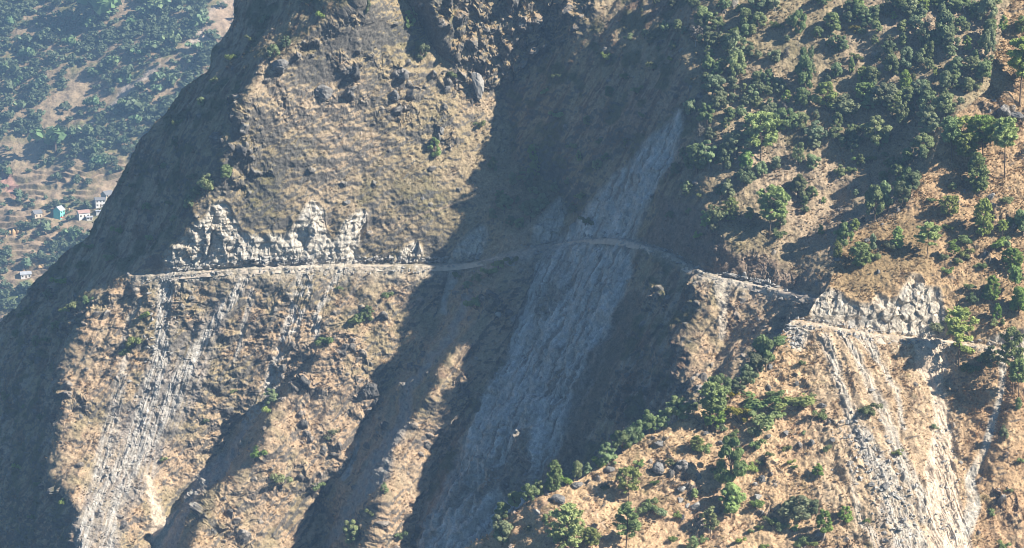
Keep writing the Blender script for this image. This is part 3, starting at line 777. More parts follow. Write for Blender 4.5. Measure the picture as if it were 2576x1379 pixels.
MAT_FAR = ground_material('far_hillside_ground', 2.2)
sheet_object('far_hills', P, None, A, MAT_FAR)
def on_far(u, v): return locate(P3, E3, u, v, U31, V0, 560.0)
OPEN_FAR = np.maximum.reduce([terr * 0.7, M(slide), M(poly([(55, 92), (78, 72), (90, 90), (84, 112), (50, 128), (30, 124)], 4)), M(poly([(-40, 150), (40, 142), (50, 160), (20, 180), (-40, 190)], 6)), M(poly([(205, 12), (240, -10), (240, 30), (215, 50), (200, 46)], 3)), M(poly([(100, 5), (140, 0), (140, 18), (118, 22)], 4)), 0.6 * M(stroke([(150, 75), (190, 60), (210, 45)], 14, 8))])

# ------------------------------------------------------------------ road
MAT_ROAD = plain_material('graded_dirt', (0.58, 0.48, 0.375), 0.25, 0.6, 0.1)
def road_strip(road, where, width, name_verts, lift):
    pts = np.array(road)
    us = np.linspace(pts[0, 0], pts[-1, 0], 220)
    vs = road_v(road, us)
    mid = where(us, vs)
    k = np.ones(9) / 9
    mid = np.stack([np.convolve(np.pad(mid[:, a], 4, mode='edge'), k, mode='valid') for a in range(3)], 1)
    tan = np.gradient(mid, axis=0); tan[:, 2] = 0
    out = np.stack([-tan[:, 1], tan[:, 0], np.zeros(len(tan))], 1); out /= np.linalg.norm(out, axis=1)[:, None]
    out *= -np.sign(np.sum(out * (mid - CAMP), 1))[:, None]
    rows = []
    k_in = smooth(0, 45, np.arange(len(mid)) * (us[1] - us[0]))[:, None] * 0.6 + 0.4
    mid = mid - np.array([0, 0, 0.9]) * (1 - k_in)
    for off, dz in ((-0.62, -0.6), (-0.5, 0.10), (-0.17, 0.0), (0.0, 0.06), (0.17, 0.0), (0.5, 0.05), (0.7, -0.7), (0.85, -1.6)):
        jit = perlin(mid / 2.5 + off * 10) * 0.7
        rows.append(mid + out * (off * width * k_in[:, 0] + jit)[:, None] + np.array([0, 0, dz + lift]))
    name_verts.append(np.stack(rows, 1))
strips = []
road_strip(ROAD_MAIN, lambda u, v: ray_point(u, v, depth_main(u, v) + 0.6), 3.1, strips, 0.1)
road_strip(ROAD_SPUR, lambda u, v: ray_point(u, v, depth_spur(u, v) + 0.6), 3.2, strips, 0.1)
rv, rf, base = [], [], 0
for s in strips:
    h, w = s.shape[:2]
    rv.append(s.reshape(-1, 3)); rf.append(grid_faces(h, w) + base); base += h * w
print('ROAD Z main', np.round(strips[0][::30, 3, 2]), 'spur', np.round(strips[1][::40, 3, 2]))
print('ROAD Y main', np.round(strips[0][::30, 3, 1]), 'spur', np.round(strips[1][::40, 3, 1]))
structure(link('road', quick_mesh('road', np.concatenate(rv), np.concatenate(rf), MAT_ROAD)))

# ------------------------------------------------------------------ dry grass tussocks (nobody could count them)
MAT_GRASS, gnt, gb = new_mat('dry_grass')
gat = gnt.nodes.new('ShaderNodeAttribute'); gat.attribute_name = 'albedo'
gnt.links.new(gat.outputs['Color'], gb.inputs['Base Color'])
gtr = gnt.nodes.new('ShaderNodeBsdfTranslucent'); gnt.links.new(gat.outputs['Color'], gtr.inputs[0])
gmx = gnt.nodes.new('ShaderNodeMixShader'); gmx.inputs[0].default_value = 0.4
gnt.links.new(gb.outputs[0], gmx.inputs[1]); gnt.links.new(gtr.outputs[0], gmx.inputs[2]); gnt.links.new(gmx.outputs[0], gnt.nodes['Material Output'].inputs[0])
GV_, GC_ = [], []
def tussocks(n, Pg, Ag, Ng, weight, smin, smax, seed, tint):
    r = np.random.default_rng(seed)
    w_ = weight[1:-1, 1:-1].ravel(); w_ = w_ / w_.sum()
    idx = r.choice(len(w_), n, p=w_)
    j, i = idx // (Pg.shape[1] - 2) + 1, idx % (Pg.shape[1] - 2) + 1
    base = Pg[j, i] + 0.3 * r.normal(size=(n, 3)) * np.array([1, 0.2, 1]); nn = Ng[j, i]
    base = base - 0.1 * nn
    col = np.clip(Ag[j, i] * np.array(tint) * (0.65 + 0.75 * r.random((n, 1))), 0.02, 0.75)
    s = smin + (smax - smin) * r.random((n, 1)) ** 2
    for b in range(5):
        a = r.random((n, 1)) * 6.28
        dirn = np.concatenate([np.cos(a), np.sin(a), np.zeros((n, 1))], 1)
        side = np.concatenate([-np.sin(a), np.cos(a), np.zeros((n, 1))], 1)
        top = base + (0.45 * dirn + 0.35 * nn + np.array([0, 0, 0.75])) * s
        wid = side * s * 0.42
        GV_.append(np.stack([base - wid * 0.5, base + wid * 0.5, top + wid, top - wid * 0.9], 1).reshape(-1, 3))
        GC_.append(np.repeat(col * (0.85 + 0.3 * r.random((n, 1))), 4, 0))
grass_w1 = np.clip(TUSS1, 0, None); grass_w2 = np.clip(TUSS2, 0, None)
tussocks(34000, P1, A1, N1d, grass_w1, 0.22, 0.62, 61, (1.15, 1.12, 1.05))
tussocks(22000, P2, A2, N2d, grass_w2, 0.16, 0.45, 62, (1.12, 1.08, 1.0))
gvv = np.concatenate(GV_); gcc = np.concatenate(GC_)
gme = quick_mesh('dry_grass', gvv, np.arange(len(gvv)).reshape(-1, 4), MAT_GRASS)
ga = gme.attributes.new('albedo', 'FLOAT_COLOR', 'POINT')
cc_ = np.ones((len(gvv), 4), np.float32); cc_[:, :3] = gcc
ga.data.foreach_set('color', cc_.ravel())
tag(link('dry_grass', gme), 'dry grass tussocks covering the sunlit slopes', 'grass', None, 'stuff')

# ------------------------------------------------------------------ trees, shrubs
MAT_BARK = plain_material('bark', (0.17, 0.125, 0.09), 0.3, 1.5)
MAT_PALE_BARK = plain_material('pale_bark', (0.36, 0.33, 0.29), 0.25, 1.5)
MAT_OAK = leaf_material('grey_green_leaves', (0.26, 0.31, 0.145))
MAT_OAK2 = leaf_material('fresh_green_leaves', (0.30, 0.39, 0.12))
MAT_PINE = leaf_material('pine_needles', (0.35, 0.42, 0.135), 0.3)
MAT_BUSH = leaf_material('shrub_leaves', (0.25, 0.30, 0.11))
MAT_YELLOW = leaf_material('yellowing_leaves', (0.26, 0.20, 0.035))
MAT_TWIG = leaf_material('bare_twigs', (0.16, 0.145, 0.12), 0.1)
MAT_FARLEAF = leaf_material('far_wood_leaves', (0.18, 0.25, 0.12), 0.2)
MAT_RED = leaf_material('rusty_leaves', (0.22, 0.075, 0.045))

def unit(v): return v / (np.linalg.norm(v, axis=-1, keepdims=True) + 1e-9)

def leaf_cards(r, centres, radii, per, size, aspect=1.0, up=0.0, shell=0.55):
    """many leaf-sprig faces spread through clumps; returns verts, faces, tone per face"""
    V = []; T = []
    for c, rad in zip(centres, radii):
        n = max(4, int(per * (0.7 + 0.6 * r.random())))
        d = unit(r.normal(size=(n, 3)))
        p = c + d * (rad * (shell + (1 - shell) * r.random((n, 1)) ** 0.5)) * np.array([1, 1, 0.8]) if np.isscalar(rad) else c + d * rad * (shell + (1 - shell) * r.random((n, 1)))
        nrm = unit(1.0 * d + 0.42 * r.normal(size=(n, 3)) + np.array([0, 0, up]))
        a = unit(np.cross(nrm, r.normal(size=(n, 3)))); b = np.cross(nrm, a)
        s = size * (0.6 + 0.8 * r.random((n, 1)))
        a = a * s * aspect; b = b * s / aspect
        V.append(np.stack([p - a - b * 0.6, p + a * 0.7 - b, p + a + b * 0.7, p - a * 0.6 + b], 1))
        T.append(np.clip(0.35 + 0.3 * r.random() + 0.35 * (r.random(n) - 0.5) , 0, 1))
    V = np.concatenate(V).reshape(-1, 3)
    return V, np.arange(len(V)).reshape(-1, 4), np.concatenate(T)

def tube(pts, r0, r1, sides=6):
    pts = np.array(pts, float); n = len(pts)
    t = unit(np.gradient(pts, axis=0))
    a = unit(np.cross(t, np.array([0.31, 0.95, 0.12]))); b = np.cross(t, a)
    ang = np.arange(sides) * 2 * np.pi / sides
    rr = np.linspace(r0, r1, n)[:, None, None]
    v = pts[:, None] + rr * (np.cos(ang)[None, :, None] * a[:, None] + np.sin(ang)[None, :, None] * b[:, None])
    i = np.arange(n * sides).reshape(n, sides)
    f = np.stack([i[:-1], np.roll(i[:-1], -1, 1), np.roll(i[1:], -1, 1), i[1:]], -1).reshape(-1, 4)
    return v.reshape(-1, 3), f

def join(parts):
    V, Fc, base = [], [], 0
    for v, f in parts:
        V.append(v); Fc.append(f + base); base += len(v)
    return np.concatenate(V), np.concatenate(Fc)

def crown_mesh(name, V, Fc, T, mat):
    me = quick_mesh(name, V, Fc, mat, True)
    at = me.attributes.new('leaf_tone', 'FLOAT', 'FACE')
    at.data.foreach_set('value', np.ascontiguousarray(T[:len(me.polygons)], np.float32))
    return me

def make_oak(k, mat, bark, flat=1.0, lean=0.0, sparse=1.0, narrow=1.0):
    r = np.random.default_rng(100 + k)
    n = r.integers(18, 27)
    cen = []
    for i in range(n):
        t = i / (n - 1)
        z = 0.30 + 0.60 * t
        wid = 0.34 * math.sin(math.pi * (0.22 + 0.70 * t)) ** 0.8 * narrow
        a = i * 2.4 + r.random()
        cen.append((wid * (0.35 + 0.85 * r.random()) * math.cos(a) + lean * z * 0.3, wid * (0.35 + 0.85 * r.random()) * math.sin(a), (z + 0.07 * r.normal()) * (flat if z > 0.4 else 1)))
    cen = np.array(cen)
    rad = 0.06 + 0.125 * r.random(n) ** 1.6
    V, Fc, T = leaf_cards(r, cen, rad, 170 * sparse, 0.029, 1.2, 0.35)
    trunk = [tube([(0, 0, -0.12), (0.01, 0, 0.12), (0.02 + lean * .1, 0.01, 0.30), (0.03 + lean * .2, 0.01, 0.52), (0.03 + lean * .27, 0, 0.74)], 0.030, 0.010)]
    for i in range(2, n, 2):
        s = np.array([0.02 + lean * 0.1, 0, 0.22 + 0.3 * r.random()])
        trunk.append(tube([s, (s + cen[i]) / 2 + np.array([0, 0, 0.03]), cen[i]], 0.014, 0.004, 5))
    tv, tf = join(trunk)
    return quick_mesh('trunk', tv, tf, bark), crown_mesh('crown', V, Fc, T, mat)

def make_pine(k, bare=0.45, width=0.17, sparse=1.0, curve=0.02, mat=None):
    r = np.random.default_rng(300 + k)
    zz = np.linspace(-0.08, 0.98, 9)
    cx = curve * np.sin(zz * 2.2 + k); cy = curve * np.cos(zz * 1.7 + k)
    trunk = [tube(np.stack([cx, cy, zz], 1), 0.0135, 0.003, 7)]
    cen, rad = [], []
    z = bare
    while z < 0.97:
        t = (z - bare) / (1 - bare)
        L = width * (0.35 + 1.0 * math.sin(math.pi * min(1, 0.18 + 0.80 * t)) ** 0.9) * (0.75 + 0.5 * r.random())
        if t > 0.8: L *= 0.75
        for b in range(r.integers(3, 7)):
            a = r.random() * 6.28
            if r.random() > sparse: continue
            x0 = np.array([np.interp(z, zz, cx), np.interp(z, zz, cy), z])
            dirn = np.array([math.cos(a), math.sin(a), 0.15 + 0.35 * t])
            e = x0 + dirn * L
            trunk.append(tube([x0, x0 + dirn * L * 0.5 - np.array([0, 0, 0.01]), e], 0.0045, 0.0015, 4))
            for q in (0.45, 0.65, 0.82, 1.0):
                if r.random() < 0.85:
                    cen.append(x0 + dirn * L * q + r.normal(size=3) * 0.012); rad.append(0.022 + 0.020 * r.random())
        z += 0.026 + 0.018 * r.random()
    cen.append(np.array([cx[-1], cy[-1], 0.97])); rad.append(0.035)
    V, Fc, T = leaf_cards(r, np.array(cen), np.array(rad), 26, 0.019, 1.9, 0.6, 0.25)
    tv, tf = join(trunk)
    return quick_mesh('trunk', tv, tf, MAT_BARK), crown_mesh('crown', V, Fc, T, mat or MAT_PINE)

def make_bush(k, mat, n=9, wide=0.55):
    r = np.random.default_rng(500 + k)
    cen = np.stack([wide * r.normal(size=n) * 0.55, wide * r.normal(size=n) * 0.55, 0.25 + 0.5 * r.random(n)], 1)
    rad = 0.17 + 0.14 * r.random(n)
    V, Fc, T = leaf_cards(r, cen, rad, 85, 0.052, 1.1, 0.3, 0.4)
    st = [tube([(0, 0, -0.2), cen[i] * np.array([0.5, 0.5, 0.4]), cen[i]], 0.022, 0.008, 4) for i in range(n)]
    tv, tf = join(st)
    Va, Fa = join([(V, Fc), (tv, tf)])
    me = quick_mesh('shrub', Va, Fa, [mat, MAT_BARK], True, np.concatenate([np.zeros(len(Fc)), np.ones(len(tf))]))
    at = me.attributes.new('leaf_tone', 'FLOAT', 'FACE')
    at.data.foreach_set('value', np.ascontiguousarray(np.concatenate([T, np.full(len(tf), 0.5)])[:len(me.polygons)], np.float32))
    return me

OAKS = [make_oak(0, MAT_OAK, MAT_BARK), make_oak(1, MAT_OAK, MAT_BARK, narrow=0.8), make_oak(2, MAT_OAK, MAT_PALE_BARK, lean=0.5), make_oak(3, MAT_OAK, MAT_BARK, flat=0.85), make_oak(4, MAT_OAK, MAT_BARK, narrow=1.15), make_oak(5, MAT_OAK, MAT_BARK, narrow=0.7, lean=-0.3), make_oak(6, MAT_OAK, MAT_BARK, sparse=0.6)]
GREENS = [make_oak(10, MAT_OAK2, MAT_BARK, narrow=0.8), make_oak(11, MAT_OAK2, MAT_PALE_BARK, flat=0.9), make_oak(12, MAT_OAK2, MAT_BARK, narrow=1.0)]
BARES = [make_oak(20, MAT_TWIG, MAT_PALE_BARK, sparse=0.22), make_oak(21, MAT_TWIG, MAT_PALE_BARK, sparse=0.35, narrow=0.8)]
PINES = [make_pine(0, 0.52, 0.15), make_pine(1, 0.48, 0.19), make_pine(2, 0.58, 0.14), make_pine(3, 0.42, 0.17, 0.85)]
WIDE_PINES = [make_pine(4, 0.30, 0.23), make_pine(5, 0.36, 0.26)]
YOUNG = [make_pine(6, 0.12, 0.17), make_pine(7, 0.18, 0.20), make_pine(8, 0.10, 0.24)]
THIN = [make_pine(9, 0.35, 0.13, 0.42), make_pine(10, 0.45, 0.17, 0.42)]
BUSHES = [make_bush(0, MAT_BUSH), make_bush(1, MAT_BUSH, 12, 0.7), make_bush(2, MAT_OAK, 10, 0.6), make_bush(3, MAT_OAK2, 8, 0.5)]
YBUSH = [make_bush(7, MAT_YELLOW, 10, 0.7)]
KINDS_OF = {'o': (OAKS, 'broadleaf_tree', 'tree', 'grey-green broadleaf tree', 'broadleaf trees on the slopes'), 'g': (GREENS, 'broadleaf_tree', 'tree', 'bright green broadleaf tree', 'broadleaf trees on the slopes'),
            'd': (BARES, 'bare_tree', 'tree', 'half bare greyish tree', 'bare trees'), 'p': (PINES, 'pine_tree', 'tree', 'tall bare-trunked pine', 'pine trees'),
            'w': (WIDE_PINES, 'pine_tree', 'tree', 'broad-crowned pine', 'pine trees'), 'y': (YOUNG, 'young_pine', 'tree', 'bushy young pine', 'pine trees'), 't': (THIN, 'pine_tree', 'tree', 'thin sparse pine', 'pine trees'),
            'b': (BUSHES, 'shrub', 'shrub', 'green shrub', 'shrubs on the slopes'), 'x': (YBUSH, 'shrub', 'shrub', 'yellowing shrub', 'shrubs on the slopes')}

# kind: u v height (width factor), the foot of each plant as traced from the photograph
PLANTS = """
o 701 27 16;o 700 28 15;o 719 31 14;o 740 13 8;o 759 12 13 1.2;o 747 30 17;o 662 32 10;o 675 30 9;d 696 46 23;o 708 50 17;o 717 48 13;b 733 34 7;o 744 40 12;o 738 62 24 .8;o 737 82 22 .8;o 732 77 12;o 710 60 10;o 716 78 12;o 713 98 16 1.2;o 755 88 12;o 760 98 12;o 732 105 8
t 744 95 12;o 715 112 14;o 709 126 18;o 723 112 8;o 729 124 12;o 740 120 10;o 693 118 13;d 703 140 14;o 724 130 8;w 760 160 47 1.1;o 644 38 7;o 649 45 8;o 670 50 8;b 671 62 5;o 642 14 5;o 657 50 4;o 683 34 7;o 758 110 10;o 668 6 10;o 690 9 12;o 655 4 8
o 770 8 12;o 775 11 14;b 775 29 7;o 798 41 22 .55;o 787 44 6;o 811 60 11 .6;d 786 58 10;o 805 95 34 .6;o 804 86 10;o 780 95 14;g 786 104 10 .8;o 769 99 9;o 828 91 10 .8;g 826 110 20 1.1;o 816 121 8;o 772 117 13;d 783 118 12;o 785 136 20;w 770 142 22 1.2;o 814 145 18;g 832 34 15 1.3;d 845 22 12;o 848 13 12;g 859 14 13;o 849 27 11;x 855 35 7;o 861 37 8
o 874 24 12;g 893 22 6;o 876 46 8;o 878 60 7;o 890 57 12;g 851 74 13 .5;y 862 84 18;o 872 86 15;o 891 78 20;w 864 106 24 1.1;o 873 98 14;o 883 112 22;y 892 115 24;o 846 120 20 1.1;o 836 78 12;o 828 84 8;o 877 142 20 1.2;o 851 140 14 .8;b 858 132 9;b 856 60 6
o 901 17 18 1.2;o 909 21 18 1.2;y 921 18 20;o 911 22 12;g 901 37 11;o 915 34 12;d 928 30 11;o 921 50 20 .7;o 929 62 15 .6;o 946 52 32 .7;o 949 53 16;o 943 17 10;o 986 26 24 .7;o 988 41 18;g 967 52 11 .8;o 988 60 22 .6;t 1004 36 22;p 996 11 22;w 1022 38 22;p 1022 105 66 1.1;o 906 73 20 .7;y 905 91 22;y 914 81 8
o 929 72 10;t 935 80 13;o 954 78 16;o 970 74 13;o 982 85 17 1.2;o 989 72 12;o 945 92 15 .8;b 959 92 6;b 976 92 6;o 947 101 9;o 918 98 14;o 926 95 12;o 929 116 20;o 946 119 18 1.1;o 926 136 22;o 934 133 14;o 903 129 22 .6;o 960 108 6;o 922 140 10;o 952 40 12;o 935 10 14 1.2;o 950 12 16 1.2;o 965 14 16 1.2;o 976 20 12;o 960 28 9;o 975 62 9;o 890 46 8
p 952 165 46;p 983 162 46 1.1;p 1005 181 61;p 969 170 36 1.2;y 979 196 42 .9;w 950 225 27;y 981 240 38 .7;t 927 260 36 1.3;t 953 261 21 1.4;t 1001 242 20;w 1012 277 28 1.1;o 952 192 7;b 1006 209 8;b 964 260 9;b 966 245 9;b 996 252 10;b 980 272 7;b 1004 250 9;b 955 266 6;o 1008 232 9;d 1023 158 12;o 1021 238 18;y 898 251 23;w 966 158 40;w 988 150 34
o 921 156 18;o 906 163 13;o 899 166 8;o 922 160 10;o 914 177 7;o 919 180 6;o 905 190 20 .9;o 902 207 20 .8;o 910 196 16;o 899 195 16
o 699 175 22 1.1;o 685 160 8;o 711 168 20;o 723 170 24 .8;o 737 157 19 1.2;g 746 172 15;o 744 189 16 1.1;o 762 178 12;o 729 200 15;o 719 196 8;y 729 221 23;o 726 222 9;g 709 230 14;o 716 228 17;o 716 234 9;t 749 226 18 1.3;p 770 241 52 1.1;b 701 198 4;b 689 197 4
o 775 172 12;o 798 167 18 .7;o 812 171 12;o 814 150 14;o 840 178 10;o 798 198 19 1.1;o 812 200 10;o 803 208 9;o 804 216 8 ;g 824 203 5;o 780 231 12;b 779 240 8;o 855 195 6;o 875 224 28 .6;o 887 213 25 .6;d 863 227 9;g 854 233 10;o 845 237 11;o 842 249 19 .8;y 837 261 18;y 861 271 27 1.25;o 873 256 16 .5;b 874 262 8;g 822 238 9 .7;b 893 251 8;o 851 152 18;b 872 160 6;o 879 150 14;b 886 156 4;b 854 160 5;b 851 171 6
g 536 164 14 .8;g 534 179 14 .9;g 580 162 8 .7;o 606 162 7;o 514 190 13 .6;o 556 196 10 .8;o 529 192 13 .7;b 523 176 4;b 521 182 5;o 543 212 14;o 538 216 10;o 531 222 17;o 524 214 8;b 537 196 7;o 517 205 6;o 626 146 6;o 500 205 12;o 506 215 14;o 494 222 10;o 512 228 9;o 520 230 9
o 364 15 15 .5;b 323 21 7;o 286 49 10;o 275 61 11;o 414 18 9 .7;g 407 31 14 .7;o 419 63 15 .8;b 452 79 9;g 436 158 15 .8;o 493 172 12 .8;d 194 124 10;o 225 182 14;o 206 194 15;o 197 200 10;o 191 211 11;b 480 128 7
o 272 407 15;b 270 416 7;b 278 484 12;b 317 488 8;b 329 442 10;b 257 460 10;b 388 299 8;o 367 322 13;o 360 326 9;b 353 325 8;b 325 347 10;b 476 307 10;o 385 498 9;b 376 518 6;o 358 546 21 .8;b 397 540 7;o 503 548 20
b 146 320 8;b 137 346 9;b 131 350 8;b 124 358 7;b 90 307 7;b 82 312 7;b 74 316 6;b 62 330 7;o 41 350 9;b 50 344 6;b 11 400 6;b 24 409 4;b 67 506 6;b 42 486 5;b 234 393 4;b 203 424 5;b 162 462 5;b 340 290 5;b 470 290 8;b 482 284 7;b 490 276 8;b 500 268 8;b 512 266 8;b 456 278 6
y 553 496 34 .9;o 541 500 14;o 531 509 16;o 518 512 13;b 569 487 9;o 579 478 14 .7;o 587 476 10;o 610 466 18;b 600 465 7;o 622 452 16;o 632 450 17;o 639 446 19 .8;o 505 520 12;o 500 530 12;y 564 552 45 1.1;w 589 553 22 1.3;w 629 500 35 .9;t 626 552 50 1.3;g 548 526 7;b 531 533 5
o 651 434 16;o 661 431 14;o 677 424 20 1.2;o 690 418 9;o 695 414 8;p 711 435 51 1.2;w 717 433 27 1.2;x 730 404 9;o 738 396 13 1.2;o 748 388 19;o 722 402 20;o 766 372 28 .8;b 752 412 14 1.5;x 743 425 13 1.1;b 766 428 15 1.2;b 725 433 7;b 733 440 7;y 698 457 18 1.2;b 705 455 9;b 673 470 6;o 755 375 16
g 732 490 38 .75;g 731 516 25 1.0;t 711 538 34 1.1;y 693 551 16;g 695 499 8;b 652 512 11;b 663 516 8;b 679 519 6;b 672 540 6;b 756 452 9;b 757 438 9;b 754 474 8;b 756 510 9;b 759 531 5;b 749 534 4;b 761 466 5;b 769 460 5;g 817 480 10 1.3;g 846 523 13;o 800 522 21 1.5;o 812 518 13;g 822 539 18 .9;b 781 533 8;b 793 532 6;b 868 523 5;b 868 418 10 1.2;b 826 455 6;b 791 466 5
b 787 451 6;b 794 471 4;b 804 436 4;b 821 423 9;b 779 418 8;b 772 526 8;b 800 548 10;b 812 547 7;b 796 411 14 1.6;b 777 401 10;b 800 367 5;b 776 351 10 1.4;b 782 344 7;b 814 399 4;b 778 414 8;t 961 366 58 1.15;p 1013 300 31;y 991 304 26 .8;o 984 305 11;o 970 308 10;b 967 293 7;g 1018 318 20;g 996 324 14 .7;g 993 331 7;g 1002 329 5;o 953 338 11;b 939 332 9
b 968 357 10 1.3;b 970 374 10;o 991 371 18 .9;b 980 364 8;t 1014 394 66 .7;p 1020 401 42;y 1017 412 13;b 934 428 5;o 1005 441 11;d 1005 461 9;b 1019 464 5;b 993 516 7;b 1002 548 7;b 1009 494 5;b 897 458 5;b 940 262 6;b 946 277 6;b 930 205 5;b 948 232 5;b 716 476 5;b 640 470 6;b 607 490 5;b 655 488 5;b 702 520 5;b 740 545 6;b 765 548 6;b 705 540 5
"""
PLANTS += """
b 150 210 6;b 120 235 7;b 135 190 6;o 178 150 9;b 165 170 6;b 182 128 6;o 205 110 8;b 110 262 7;b 80 270 8;b 60 285 8;o 48 300 9;b 30 318 8;b 20 340 8;b 90 250 6;b 230 60 7;b 250 40 6;b 262 22 7;b 215 84 6;b 196 180 6;b 170 205 5;b 40 420 6;b 20 470 6;b 35 520 6;b 150 240 6;b 172 222 6
b 560 120 7;b 575 150 7;o 590 128 9;b 600 145 7;o 612 100 9;b 625 80 7;b 640 95 7;b 570 185 7;o 598 172 9;b 585 200 7;b 540 150 6;b 655 70 7;b 645 120 6;o 575 215 9;b 588 225 7;b 690 215 6;b 700 240 6;o 690 195 10;o 680 178 10;b 676 220 6;b 545 95 6;b 560 80 6;b 608 60 6;b 630 40 7
"""
_r = np.random.default_rng(321)
_pts = [(float(x.split()[1]), float(x.split()[2])) for l in PLANTS.strip().splitlines() for x in l.split(';') if x.strip()]
_n = 0
while _n < 62:      # the rest of the thick wood on the upper right slope
    _u, _v = _r.uniform(700, 985), _r.uniform(6, 185)
    if _u > float(edge_u(SPUR_EDGE, _v)) - 4 or _u < 690 + 0.15 * _v or (_v > 150 and _u < 830): continue
    if min((a - _u) ** 2 + 1.6 * (b - _v) ** 2 for a, b in _pts) < 64: continue
    _pts.append((_u, _v)); _n += 1
    PLANTS += 'o %.0f %.0f %.0f\n' % (_u, _v, _r.uniform(8, 15))
spur_v_of_u = np.array(SPUR_EDGE[::-1], float)
main_v_of_u = np.array(MAIN_EDGE[::-1], float)
def ground(u, v):
    """foot point and which hillside it stands on"""
    ev = np.interp(u, spur_v_of_u[:, 0], spur_v_of_u[:, 1])
    eu = float(edge_u(SPUR_EDGE, v))
    if v > 300:
        if v >= ev - 0.5: return on_spur(u, v), 'spur', 0
        if ev - v < 13: return on_spur(eu * 0 + u, ev + 0.8), 'spur', ev - v
    else:
        if u >= eu - 1: return on_spur(max(u, eu + 1.0), v), 'spur', 0
    mu = float(edge_u(MAIN_EDGE, v))
    return on_main(max(u, mu + 1.0), v), 'main', 0

def put_tree(kind, u, v, h, wid, idx, point=None):
    protos, name, cat, words, group = KINDS_OF[kind]
    if point is None:
        p, side, extra = ground(u, v); h = h + extra
    else:
        p, side = point, 'far'
    dist = (p - CAMP) @ FWD
    size = h * dist / F / 0.98
    k = idx % len(protos)
    r = np.random.default_rng(9000 + idx)
    rot = (0.05 * r.normal(), 0.05 * r.normal(), r.random() * 6.28)
    tree = name.endswith('tree') or name.endswith('pine')
    if tree:
        o = bpy.data.objects.new(name, None)
        COL.objects.link(o)
        o.empty_display_size = 1.0
        for part, me in zip(('trunk', 'crown'), protos[k]):
            link(part, me, o)
    else:
        o = link(name, protos[k])
        size *= 1.15
    o.location = p - np.array([0, 0, 0.02 * size]); o.rotation_euler = rot
    o.scale = (size * wid, size * wid, size)
    return o, side, dist, size

NUMS = ['first', 'second', 'third', 'fourth', 'fifth', 'sixth', 'seventh', 'eighth', 'ninth', 'tenth', 'eleventh', 'twelfth', 'thirteenth', 'fourteenth', 'fifteenth', 'sixteenth', 'seventeenth', 'eighteenth', 'nineteenth', 'twentieth', 'twenty-first', 'twenty-second', 'twenty-third', 'twenty-fourth', 'twenty-fifth', 'twenty-sixth', 'twenty-seventh', 'twenty-eighth', 'twenty-ninth', 'thirtieth']
def zone(u, v, side):
    if side == 'spur':
        if v < 240: return 'on the spur above the pale road cut' if u < 965 else 'by the upper right edge of the spur'
        if v < 345: return 'just above the near road' if u < 965 else 'at the right end of the near road'
        if u > 900: return 'below the near road between the two sandy runs'
        ev = np.interp(u, spur_v_of_u[:, 0], spur_v_of_u[:, 1])
        if v - ev < 14: return 'along the crest of the straw-coloured spur' if u > 650 else 'at the low end of the spur crest'
        if u < 650: return 'at the foot of the straw-coloured spur'
        if u < 770: return 'among the rocks of the straw-coloured spur' if v < 480 else 'low on the rocky straw-coloured spur'
        return 'beside the grey scree of the near spur' if v < 480 else 'low down beside the grey scree'
    if v > 268:
        if u < 110: return 'on the dark left-hand shoulder'
        if u < 240: return 'beside the broad pale slide'
        if u < 420: return 'on the brown rocky rib below the road'
        return 'between the road and the shaded gully' if u < 640 else 'behind the near spur crest'
    if u < 240: return 'on the shaded edge above the left road cut'
    if u < 480: return 'on the rocky grass face above the road'
    if u < 620: return 'on the bank left of the shaded slide' if v > 185 else 'on the shaded grass of the hollow'
    rows = ['top', 'upper', 'middle', 'lower', 'lowest']; cols = ['left', 'centre', 'right']
    ri = int(np.clip(v // 42, 0, 4)); ci = 0 if u < 740 else (1 if u < 850 else 2)
    return 'in the %s %s of the wooded slope' % (rows[ri], cols[ci])

placed = []
for n_, item in enumerate(x for line in PLANTS.strip().splitlines() for x in line.split(';') if x.strip()):
    f_ = item.split()
    kd, u_, v_, h_ = f_[0], float(f_[1]), float(f_[2]), float(f_[3])
    wd = float(f_[4]) if len(f_) > 4 else 1.0
    if kd in 'og': h_ *= 1.38
    if kd in 'bx': h_ *= 1.15
    o_, side_, dist_, size_ = put_tree(kd, u_, v_, h_, wd, n_)
    placed.append((o_, kd, u_, v_, h_, side_))
groups_ = {}
for rec in placed:
    o_, kd, u_, v_, h_, side_ = rec
    size_word = ('small ' if h_ < 10 else 'tall ' if h_ > 19 else '') if kd in 'ogd' else ('low ' if h_ < 7 else '') if kd in 'bx' else ''
    words = KINDS_OF[kd][3]
    if kd in 'ptwy' and h_ < 24 and kd != 'y': words = words.replace('tall ', 'short ')
    groups_.setdefault((size_word + words, zone(u_, v_, side_)), []).append(rec)
for (words, zn), recs in groups_.items():
    recs.sort(key=lambda r_: r_[2])
    for i_, rec in enumerate(recs):
        rank = '' if len(recs) == 1 else ', %s from left' % NUMS[min(i_, 29)] if i_ else ', leftmost one'
        tag(rec[0], (words + ' ' + zn + rank), KINDS_OF[rec[1]][2], KINDS_OF[rec[1]][4])
print('PLANTS', len(placed), {k: sum(1 for r_ in placed if r_[1] == k) for k in KINDS_OF})

